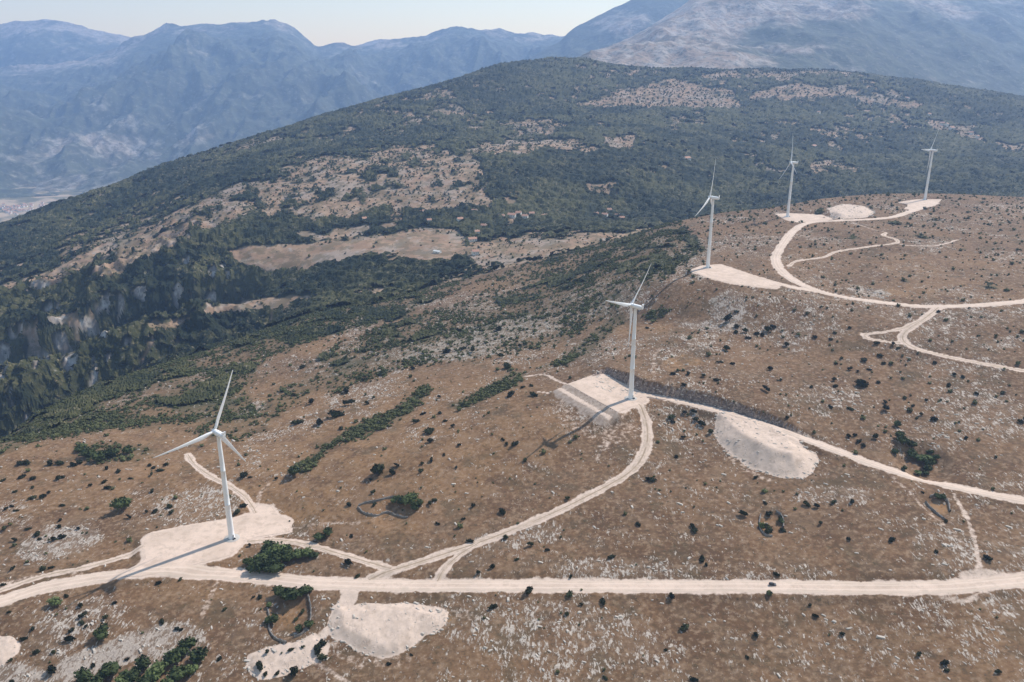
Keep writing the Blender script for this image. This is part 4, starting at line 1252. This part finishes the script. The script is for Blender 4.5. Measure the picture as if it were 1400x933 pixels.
# ------------------------------------------------------------------ dry stone walls
def stone_wall(px, label, h=1.25):
    q = np.array(px, float)
    pts = catmull(hit(q[:, 0], q[:, 1]), 1.1)
    d = np.gradient(pts[:, :2], axis=0)
    d /= np.linalg.norm(d, axis=1)[:, None] + 1e-9
    nr = np.stack([-d[:, 1], d[:, 0]], -1)
    g = np.random.default_rng(len(px) * 7 + int(q[0, 0]))
    rows = []
    for off, up in ((-.5, -.4), (-.42, .55), (-.3, 1), (.3, 1), (.42, .55), (.5, -.4)):
        o = off * (1 + g.normal(0, .22, len(pts)))
        x, y = pts[:, 0] + nr[:, 0] * o, pts[:, 1] + nr[:, 1] * o
        z = grid_sample(GH, x, y) + (up * h * (1 + g.normal(0, .22, len(pts))))
        rows.append(np.stack([x, y, z], -1))
    V = np.stack(rows, 1)
    me = tri_mesh('stone_wall', V.reshape(-1, 3), grid_faces(len(pts), 6)[:, ::-1], MAT['stone'], False, quads=True)
    tag(link('stone_wall', me), label, 'stone wall')


stone_wall([(489, 694), (498, 702), (512, 706), (529, 701), (541, 705), (558, 708)], 'wavy grey dry stone wall along the lower side of the long hollow')
stone_wall([(490, 692), (500, 688), (513, 686), (528, 682), (540, 679)], 'short grey dry stone wall along the upper side of the long hollow')
stone_wall([(365, 829), (368, 842), (368, 860), (374, 871), (382, 876), (392, 880)], 'curving dry stone wall closing the left side of the round hollow')
stone_wall([(421, 814), (424, 826), (425, 840), (423, 852), (414, 866), (402, 872)], 'curving dry stone wall closing the right side of the round hollow')
stone_wall([(1040, 704), (1038, 716), (1041, 727), (1048, 733), (1056, 734)], 'left half of the ring shaped dry stone wall', 1.3)
stone_wall([(1061, 700), (1067, 704), (1071, 713), (1071, 722)], 'right half of the ring shaped dry stone wall', 1.3)
stone_wall([(1265, 687), (1272, 695), (1280, 702), (1292, 711)], 'straight dry stone wall on the lower side of the triangular enclosure', 1.3)
stone_wall([(1271, 680), (1284, 678), (1295, 686), (1299, 700)], 'bent dry stone wall on the upper side of the triangular enclosure', 1.3)

# ------------------------------------------------------------------ wind turbines
def lathe(name, prof, mat, n=36, cap=True):
    V, F = [], []
    for r, z in prof:
        for j in range(n):
            a = 2 * math.pi * j / n
            V.append((r * math.cos(a), r * math.sin(a), z))
    for i in range(len(prof) - 1):
        for j in range(n):
            F.append((i * n + j, i * n + (j + 1) % n, (i + 1) * n + (j + 1) % n, (i + 1) * n + j))
    me = bpy.data.meshes.new(name)
    fs = [tuple(f) for f in F]
    if cap:
        fs += [tuple(range(n))[::-1], tuple((len(prof) - 1) * n + j for j in range(n))]
    me.from_pydata(V, [], fs)
    me.polygons.foreach_set('use_smooth', [len(p.vertices) == 4 for p in me.polygons])
    me.materials.append(mat)
    return me


HUBH, BLADE, TILT = 84.0, 45.0, math.radians(5)
prof = [(2.9, -.4), (2.9, .25), (2.25, .3), (2.25, .8)]
for i in range(13):
    t = i / 12
    z = .9 + t * (HUBH - 2.4)
    prof.append((2.15 - .8 * t ** 1.1, z))
    if i in (4, 8):
        prof += [(2.15 - .8 * t ** 1.1 + .05, z + .05), (2.15 - .8 * t ** 1.1 + .05, z + .28), (2.15 - .8 * t ** 1.1, z + .34)]
prof.append((1.5, HUBH - 1.35))
tower_me = lathe('tower', prof, MAT['steel'], 40)


def box_bm(bm, x0, x1, y0, y1, z0, z1):
    vs = [bm.verts.new((x, y, z)) for x in (x0, x1) for y in (y0, y1) for z in (z0, z1)]
    for q in ((0, 1, 3, 2), (4, 6, 7, 5), (0, 4, 5, 1), (2, 3, 7, 6), (0, 2, 6, 4), (1, 5, 7, 3)):
        bm.faces.new([vs[i] for i in q])
    return vs


def bm_mesh(name, bm, mat, bevel=0, smooth_=False):
    bmesh.ops.recalc_face_normals(bm, faces=bm.faces)
    if bevel:
        bmesh.ops.bevel(bm, geom=list(bm.edges), offset=bevel, segments=2, affect='EDGES', profile=.6)
    me = bpy.data.meshes.new(name)
    bm.to_mesh(me)
    bm.free()
    me.polygons.foreach_set('use_smooth', [smooth_] * len(me.polygons))
    me.materials.append(mat)
    return me


# nacelle: rounded shell behind a drum generator, axis along +Y (upwind)
V, F = [], []
secs = [(2.35, 1.5, 0), (2.3, 2.05, 0), (1.2, 2.15, 0), (.9, 1.9, 0), (-1.0, 1.95, .05), (-4.2, 1.9, .1), (-6.4, 1.75, .15), (-7.0, 1.3, .2)]
for y, r, up in secs:
    sq = 0 if y > 1 else .45
    for j in range(28):
        a = 2 * math.pi * j / 28
        c, s = math.cos(a), math.sin(a)
        e = 1 / max(abs(c), abs(s)) ** sq
        V.append((r * c * e * .94, y, r * s * e * .94 + up))
for i in range(len(secs) - 1):
    for j in range(28):
        F.append((i * 28 + j, i * 28 + (j + 1) % 28, (i + 1) * 28 + (j + 1) % 28, (i + 1) * 28 + j))
F += [tuple(range(28)), tuple((len(secs) - 1) * 28 + j for j in range(28))[::-1]]
nac_me = bpy.data.meshes.new('nacelle')
nac_me.from_pydata(V, [], F)
nac_me.polygons.foreach_set('use_smooth', [len(p.vertices) == 4 for p in nac_me.polygons])
nac_me.materials.append(MAT['steel'])
bm = bmesh.new()
box_bm(bm, -1.5, 1.5, -6.9, -6.3, 1.7, 3.5)
cool_me = bm_mesh('cooler', bm, MAT['steel'], .08)
bm = bmesh.new()
box_bm(bm, -.06, .06, -5.6, -5.48, 1.9, 4.2)
box_bm(bm, -.6, .6, -5.58, -5.50, 4.0, 4.1)
mast_me = bm_mesh('wind_vane_mast', bm, MAT['dark'])
hub_me = lathe('hub', [(1.35, -1.9), (1.75, -1.5), (1.85, -.6), (1.8, .4), (1.55, 1.2), (1.1, 1.8), (.55, 2.15), (.05, 2.25)], MAT['steel'], 32)

# blade along +Z, chord along X, flap along Y; pre-bent upwind
V, F = [], []
NS, NP = 26, 20
for i in range(NS):
    t = i / (NS - 1)
    z = 1.2 + t * (BLADE - 1.2)
    ch = np.interp(t, [0, .05, .12, .2, .35, .6, .85, .96, 1], [1.9, 1.95, 2.9, 3.35, 2.75, 1.8, 1.05, .6, .12])
    th = np.interp(t, [0, .05, .12, .2, .5, 1], [1.0, .95, .55, .34, .22, .15]) * ch
    tw = math.radians(np.interp(t, [0, .15, .4, .8, 1], [10, 10, 5, 1, 0]) + 4)
    bend = 2.3 * t ** 2.2
    rnd = np.interp(t, [0, .05, .15], [1, .95, 0])
    for j in range(NP):
        a = 2 * math.pi * j / NP
        xx = math.cos(a)
        yy = math.sin(a)
        x = ch * .5 * xx
        shape = yy * (1 if rnd > .5 else (0.35 + .65 * (.5 + .5 * xx)))
        y = th * .5 * (yy * rnd + shape * (1 - rnd))
        x -= ch * .18 * (1 - rnd)
        V.append((x * math.cos(tw) - y * math.sin(tw), x * math.sin(tw) + y * math.cos(tw) + bend, z))
for i in range(NS - 1):
    for j in range(NP):
        F.append((i * NP + j, i * NP + (j + 1) % NP, (i + 1) * NP + (j + 1) % NP, (i + 1) * NP + j))
F += [tuple(range(NP))[::-1], tuple((NS - 1) * NP + j for j in range(NP))]
blade_me = bpy.data.meshes.new('blade')
blade_me.from_pydata(V, [], F)
blade_me.polygons.foreach_set('use_smooth', [True] * len(blade_me.polygons))
blade_me.materials.append(MAT['blade'])
bm = bmesh.new()
box_bm(bm, -.5, .5, -2.32, -2.10, 1.5, 3.7)
door_me = bm_mesh('door', bm, MAT['door'], .03)
bm = bmesh.new()
for i in range(5):
    box_bm(bm, -.6, .6, -2.3 - .3 * (5 - i), -2.0 - .3 * (5 - i), .2 + .24 * i, .26 + .24 * i)
box_bm(bm, -.72, -.66, -3.8, -2.1, .2, 1.3)
box_bm(bm, .66, .72, -3.8, -2.1, .2, 1.3)
stair_me = bm_mesh('stairs', bm, MAT['dark'])

found_me = lathe('foundation', [(6.2, -.6), (5.6, .24), (3.4, .42), (2.95, .44)], MAT['concrete'], 40)
TURB = [
    ((317, 736), -325.9, 307.3, 25.5, 'closest white wind turbine, on the broad pad where the long road bends'),
    ((862.3, 545), -276, 306.3, 47.9, 'white wind turbine on the terraced pad below the dark rock cut'),
    ((967.5, 366.2), -229.7, 300.3, 6.9, 'white wind turbine on the pad left of the big upper road bend'),
    ((1076.6, 296.6), -224.5, 270.6, 13.5, 'white wind turbine on the plateau edge left of the oval gravel heap'),
    ((1264.3, 273.3), -219.2, 313.0, 34.6, 'most distant white wind turbine, at the end of the upper road')]
for (bx, by), h, yaw, ph, label in TURB:
    x, y = px_at_h(bx, by, h + ZC)
    z = float(grid_sample(GH, x, y))
    root = bpy.data.objects.new('wind_turbine', None)
    COL.objects.link(root)
    root.location = (x, y, z)
    root.rotation_euler = (0, 0, -math.radians(yaw))
    tag(root, label, 'wind turbine', 'wind turbines along the gravel roads')
    tw = link('tower', tower_me, root)
    link('foundation', found_me, root)
    link('door', door_me, tw)
    link('stairs', stair_me, tw)
    nc = link('nacelle', nac_me, root, (0, 0, HUBH + .6))
    nc.rotation_euler = (TILT, 0, 0)
    link('cooler', cool_me, nc)
    link('wind_vane_mast', mast_me, nc)
    R = Matrix.Rotation(TILT, 4, 'X')
    hc = Vector((0, 0, HUBH + .6)) + R @ Vector((0, 4.3, 0))
    hb = link('hub', hub_me, root)
    hb.matrix_local = Matrix.Translation(hc) @ R @ Matrix.Rotation(-math.pi / 2, 4, 'X')
    for k in range(3):
        b = link('blade', blade_me, root)
        b.matrix_local = Matrix.Translation(hc) @ R @ Matrix.Rotation(math.radians(ph + 120 * k), 4, 'Y')

# ------------------------------------------------------------------ the car on the long road
cpos = hit(1056, 800.5)[0]
c2 = hit(1076, 800.9)[0]
car = bpy.data.objects.new('parked_car', None)
COL.objects.link(car)
car.location = (cpos[0], cpos[1], float(grid_sample(GH, cpos[0], cpos[1])) + .24)
car.rotation_euler = (0, 0, math.atan2(c2[1] - cpos[1], c2[0] - cpos[0]))
tag(car, 'dark car standing alone on the long pale gravel road', 'car')


def extrude_profile(pts, w, taper=1.0):
    bm = bmesh.new()
    a = [bm.verts.new((x, -w / 2 * (taper if z > 1.0 else 1), z)) for x, z in pts]
    b = [bm.verts.new((x, w / 2 * (taper if z > 1.0 else 1), z)) for x, z in pts]
    bm.faces.new(a)
    bm.faces.new(b[::-1])
    n = len(pts)
    for i in range(n):
        bm.faces.new((a[i], b[i], b[(i + 1) % n], a[(i + 1) % n]))
    return bm


body = link('body', bm_mesh('body', extrude_profile([(-2.15, .35), (-2.2, .8), (-2.05, 1.0), (.95, 1.0), (2.0, .86), (2.2, .65), (2.2, .35)], 1.8), MAT['paint'], .07), car)
link('cabin_glass', bm_mesh('cabin_glass', extrude_profile([(-2.0, .98), (-1.65, 1.48), (.15, 1.48), (.98, .98)], 1.66, .84), MAT['glass'], .04), car)
link('roof', bm_mesh('roof', extrude_profile([(-1.62, 1.485), (-1.45, 1.55), (0, 1.55), (.12, 1.485)], 1.40), MAT['paint'], .02), car)
for sx in (-1.35, 1.38):
    for sy in (-.82, .82):
        w = link('wheel', lathe('wheel', [(.2, -.1), (.31, -.11), (.34, -.07), (.34, .07), (.31, .11), (.2, .1)], MAT['rubber'], 20), car, (sx, sy, .34))
        w.rotation_euler = (math.pi / 2, 0, 0)
        link('rim', lathe('rim', [(.2, -.105), (.2, .105)], MAT['rim'], 16), w)
for sy in (-.62, .62):
    bm = bmesh.new(); box_bm(bm, 2.12, 2.23, sy - .2, sy + .2, .62, .76)
    link('headlight', bm_mesh('headlight', bm, MAT['lamp'], .02), car)
    bm = bmesh.new(); box_bm(bm, -2.24, -2.12, sy - .18, sy + .18, .72, .88)
    link('tail_light', bm_mesh('tail_light', bm, MAT['tail'], .02), car)

# ------------------------------------------------------------------ houses
def house_parts(w, d, h, rise):
    bm = bmesh.new()
    x, y = w / 2, d / 2
    v = [bm.verts.new(q) for q in ((-x, -y, -2), (x, -y, -2), (x, y, -2), (-x, y, -2), (-x, -y, h), (x, -y, h), (x, y, h), (-x, y, h), (-x, 0, h + rise * .96), (x, 0, h + rise * .96))]
    for q in ((0, 1, 5, 4), (2, 3, 7, 6), (1, 2, 6, 9, 5), (3, 0, 4, 8, 7)):
        bm.faces.new([v[i] for i in q])
    wall = bm_mesh('wall', bm, MAT['wall'])
    bm = bmesh.new()
    o = .5
    for s in (-1, 1):
        a = [bm.verts.new(q) for q in ((-x - o, s * (y + o), h - o * rise / y), (x + o, s * (y + o), h - o * rise / y), (x + o, 0, h + rise), (-x - o, 0, h + rise))]
        b = [bm.verts.new((q.co.x, q.co.y, q.co.z + .25)) for q in a]
        bm.faces.new(a); bm.faces.new(b[::-1])
        for i in range(4):
            bm.faces.new((a[i], b[i], b[(i + 1) % 4], a[(i + 1) % 4]))
    roof = bm_mesh('roof', bm, MAT['roof'])
    bm = bmesh.new()
    box_bm(bm, x * .4, x * .4 + .7, .6, 1.3, h + rise * .4, h + rise + 1.0)
    chim = bm_mesh('chimney', bm, MAT['wall'])
    bm = bmesh.new()
    box_bm(bm, -.6, .6, -y - .06, -y + .02, h * .42, h * .75)
    win = bm_mesh('window', bm, MAT['window'])
    return wall, roof, chim, win, w


HP = [house_parts(11, 8.5, 5.5, 2.6), house_parts(9, 8, 6.5, 2.4), house_parts(14, 9, 4.5, 2.4)]


def house(px, py, k, s, label, group, rot, parts=True, Y=None):
    if Y is None:
        p = hit(px, py)[0]
    else:
        u, kk = px_to_uk(px, py)
        p = np.array([u * Y, Y, 0])
    z = float(grid_sample(GH, p[0], p[1]))
    wall, roof, chim, win, w = HP[k]
    root = bpy.data.objects.new('house', None)
    COL.objects.link(root)
    root.location = (p[0], p[1], z)
    root.rotation_euler = (0, 0, rot)
    root.scale = (s, s, s)
    tag(root, label, 'house', group)
    link('wall', wall, root)
    rf = link('roof', roof, root)
    if parts:
        link('chimney', chim, rf)
        for q in (-.28, .02, .32):
            link('window', win, root, (w * q, 0, 0))


VIL = [(700, 297, 'long white house with a red roof, biggest in the wooded village'), (686, 299, 'pink tinted house at the left end of the village row'), (709, 296, 'red roofed house touching the long white village house'), (718, 299, 'red roofed house right of the long white village house'),
       (743, 298, 'lone pale house right of the village centre'), (727, 295, 'small pale house between the village row and the lone house'), (815, 296, 'first pale house of the row by the dark trees'), (827, 297, 'middle pale house of the row by the dark trees'),
       (845, 297, 'pink house at the right end of the row by the dark trees'), (850, 301, 'low house below the pink house by the dark trees'), (833, 291, 'small house in the trees above the pink house'), (649, 292, 'white house hidden in trees left of the village'),
       (576, 291, 'white house above the dry field strip'), (662, 312, 'white roofed house on the track below the village'), (652, 321, 'pale house between the big field and the village trees'), (629, 303, 'tan house at the upper corner of the big dry field'),
       (646, 330, 'small pale house by the end of the big field'), (650, 348, 'low house on the lower edge of the big field'), (587, 305, 'pale cottage on the strip above the big field'), (499, 302, 'lone white house in trees above the long dry field')]
for i, (px, py, lab) in enumerate(VIL):
    house(px, py, [2, 0, 1, 0][i % 4], rng.uniform(1.05, 1.35), lab, 'houses of the wooded village', rng.uniform(-.5, .5))
HILLH = [(1288, 171, 'upper white house of the row high on the wooded hill'), (1294, 173, 'second white house of the row high on the wooded hill'), (1301, 177, 'third white house of the row high on the wooded hill'), (1327, 184, 'white house where the hill row thins out'), (1336, 189, 'lowest white house of the hill row'),
         (1112, 202, 'white house alone in woods behind the fourth turbine'), (1218, 170, 'white house in woods above the most distant turbine'), (1119, 156, 'white house in woods far above the fourth turbine'), (939, 219, 'white house in woods above the third turbine'), (1240, 137, 'pale house on the bare top of the wooded hill'), (1270, 159, 'pale house just above the hill row')]
for i, (px, py, lab) in enumerate(HILLH):
    house(px, py, i % 3, rng.uniform(1.2, 1.5), lab, 'houses scattered on the wooded hill', rng.uniform(-.8, .8))
for i in range(85):
    px = np.clip(abs(rng.normal(0, 1)) * 28 + rng.uniform(-4, 8), -6, 74)
    py = 283 - .10 * px + rng.normal(0, 4.0)
    Yt = float(np.interp(py, [262, 300], [6350, 5500]))
    house(px, py, int(rng.integers(3)), rng.uniform(1.2, 2.0), 'tiny pink roofed house of the town down on the hazy valley floor', 'houses of the far valley town', rng.uniform(0, 3.1), parts=False, Y=Yt)
# the white shed on the field
p = hit(598, 346)[0]
bm = bmesh.new()
x, y, h = 8, 3.6, 3.6
v = [bm.verts.new(q) for q in ((-x, -y, -1), (x, -y, -1), (x, y, -1), (-x, y, -1), (-x, -y, h), (x, -y, h), (x, y, h), (-x, y, h), (-x, 0, h + 1.6), (x, 0, h + 1.6))]
for q in ((0, 1, 5, 4), (2, 3, 7, 6), (1, 2, 6, 9, 5), (3, 0, 4, 8, 7)):
    bm.faces.new([v[i] for i in q])
shed = bpy.data.objects.new('shed', None)
COL.objects.link(shed)
shed.location = (p[0], p[1], float(grid_sample(GH, p[0], p[1])))
shed.rotation_euler = (0, 0, -.55)
tag(shed, 'long bright white shed standing on the big dry field', 'shed')
link('wall', bm_mesh('wall', bm, MAT['shed']), shed)
bm = bmesh.new()
for s in (-1, 1):
    a = [bm.verts.new(q) for q in ((-x - .4, s * (y + .5), h - .15), (x + .4, s * (y + .5), h - .15), (x + .4, 0, h + 1.65), (-x - .4, 0, h + 1.65))]
    b = [bm.verts.new((q.co.x, q.co.y, q.co.z + .2)) for q in a]
    bm.faces.new(a); bm.faces.new(b[::-1])
    for i in range(4):
        bm.faces.new((a[i], b[i], b[(i + 1) % 4], a[(i + 1) % 4]))
link('roof', bm_mesh('roof', bm, MAT['shed']), shed)
bm = bmesh.new(); box_bm(bm, -1.6, 1.6, -y - .08, -y + .02, 0, 3.2)
link('door', bm_mesh('door', bm, MAT['door']), shed)

# ------------------------------------------------------------------ air
HAZE_DENSITY = 6.5e-5
bm = bmesh.new()
top = max(ZC + 30, max((o.matrix_world @ Vector(c)).z for o in SC.objects if o.type == 'MESH' and o.name.startswith(('mountain', 'distant')) for c in o.bound_box) + 40)
low = min(GH.min(), -1010 + ZC - 300) - 1
box_bm(bm, -15800, 15800, -600, 15750, low, top)
hm = bpy.data.materials.new('haze_air')
hm.use_nodes = True
nt = hm.node_tree
for n in list(nt.nodes):
    nt.nodes.remove(n)
out = nt.nodes.new('ShaderNodeOutputMaterial')
pv = nt.nodes.new('ShaderNodeVolumePrincipled')
pv.inputs['Color'].default_value = (.40, .60, 1.0, 1)
pv.inputs['Density'].default_value = HAZE_DENSITY
pv.inputs['Anisotropy'].default_value = .25
nt.links.new(pv.outputs[0], out.inputs['Volume'])
hz = link('haze', bm_mesh('haze', bm, hm))
tag(hz, kind='stuff')

# ------------------------------------------------------------------ sun, sky, camera
AZ, EL = math.radians(50.5), math.radians(46)
S = Vector((math.sin(AZ) * math.cos(EL), math.cos(AZ) * math.cos(EL), math.sin(EL)))
sun = bpy.data.lights.new('sun', 'SUN')
sun.energy = 5.0
sun.angle = math.radians(.5)
sun.color = (1.0, .93, .83)
so = bpy.data.objects.new('sun', sun)
COL.objects.link(so)
so.rotation_euler = S.to_track_quat('Z', 'Y').to_euler()
w = bpy.data.worlds.new('World')
SC.world = w
w.use_nodes = True
nt = w.node_tree
bg = nt.nodes['Background']
sky = nt.nodes.new('ShaderNodeTexSky')
sky.sky_type = 'NISHITA'
sky.sun_disc = False
sky.sun_elevation = EL
sky.sun_rotation = AZ
sky.altitude = 1000
sky.air_density = 2.0
sky.dust_density = 0.3
sky.ozone_density = 0.0
nt.links.new(sky.outputs[0], bg.inputs[0])
bg.inputs[1].default_value = .14

cam = bpy.data.cameras.new('camera')
cam.sensor_width = 36
cam.lens = FPX / PW * 36
cam.clip_start = 1
cam.clip_end = 60000
co = bpy.data.objects.new('camera', cam)
COL.objects.link(co)
co.location = (0, 0, ZC)
co.rotation_euler = (math.pi / 2 - PITCH, 0, 0)
SC.camera = co
SC.view_settings.view_transform = 'Standard'
SC.view_settings.look = 'None'
SC.view_settings.exposure = 0.22
SC.view_settings.gamma = 1.0
SC.cycles.use_denoising = True
SC.cycles.max_bounces = 4
SC.cycles.diffuse_bounces = 2
SC.cycles.volume_bounces = 1
SC.cycles.volume_step_rate = 1
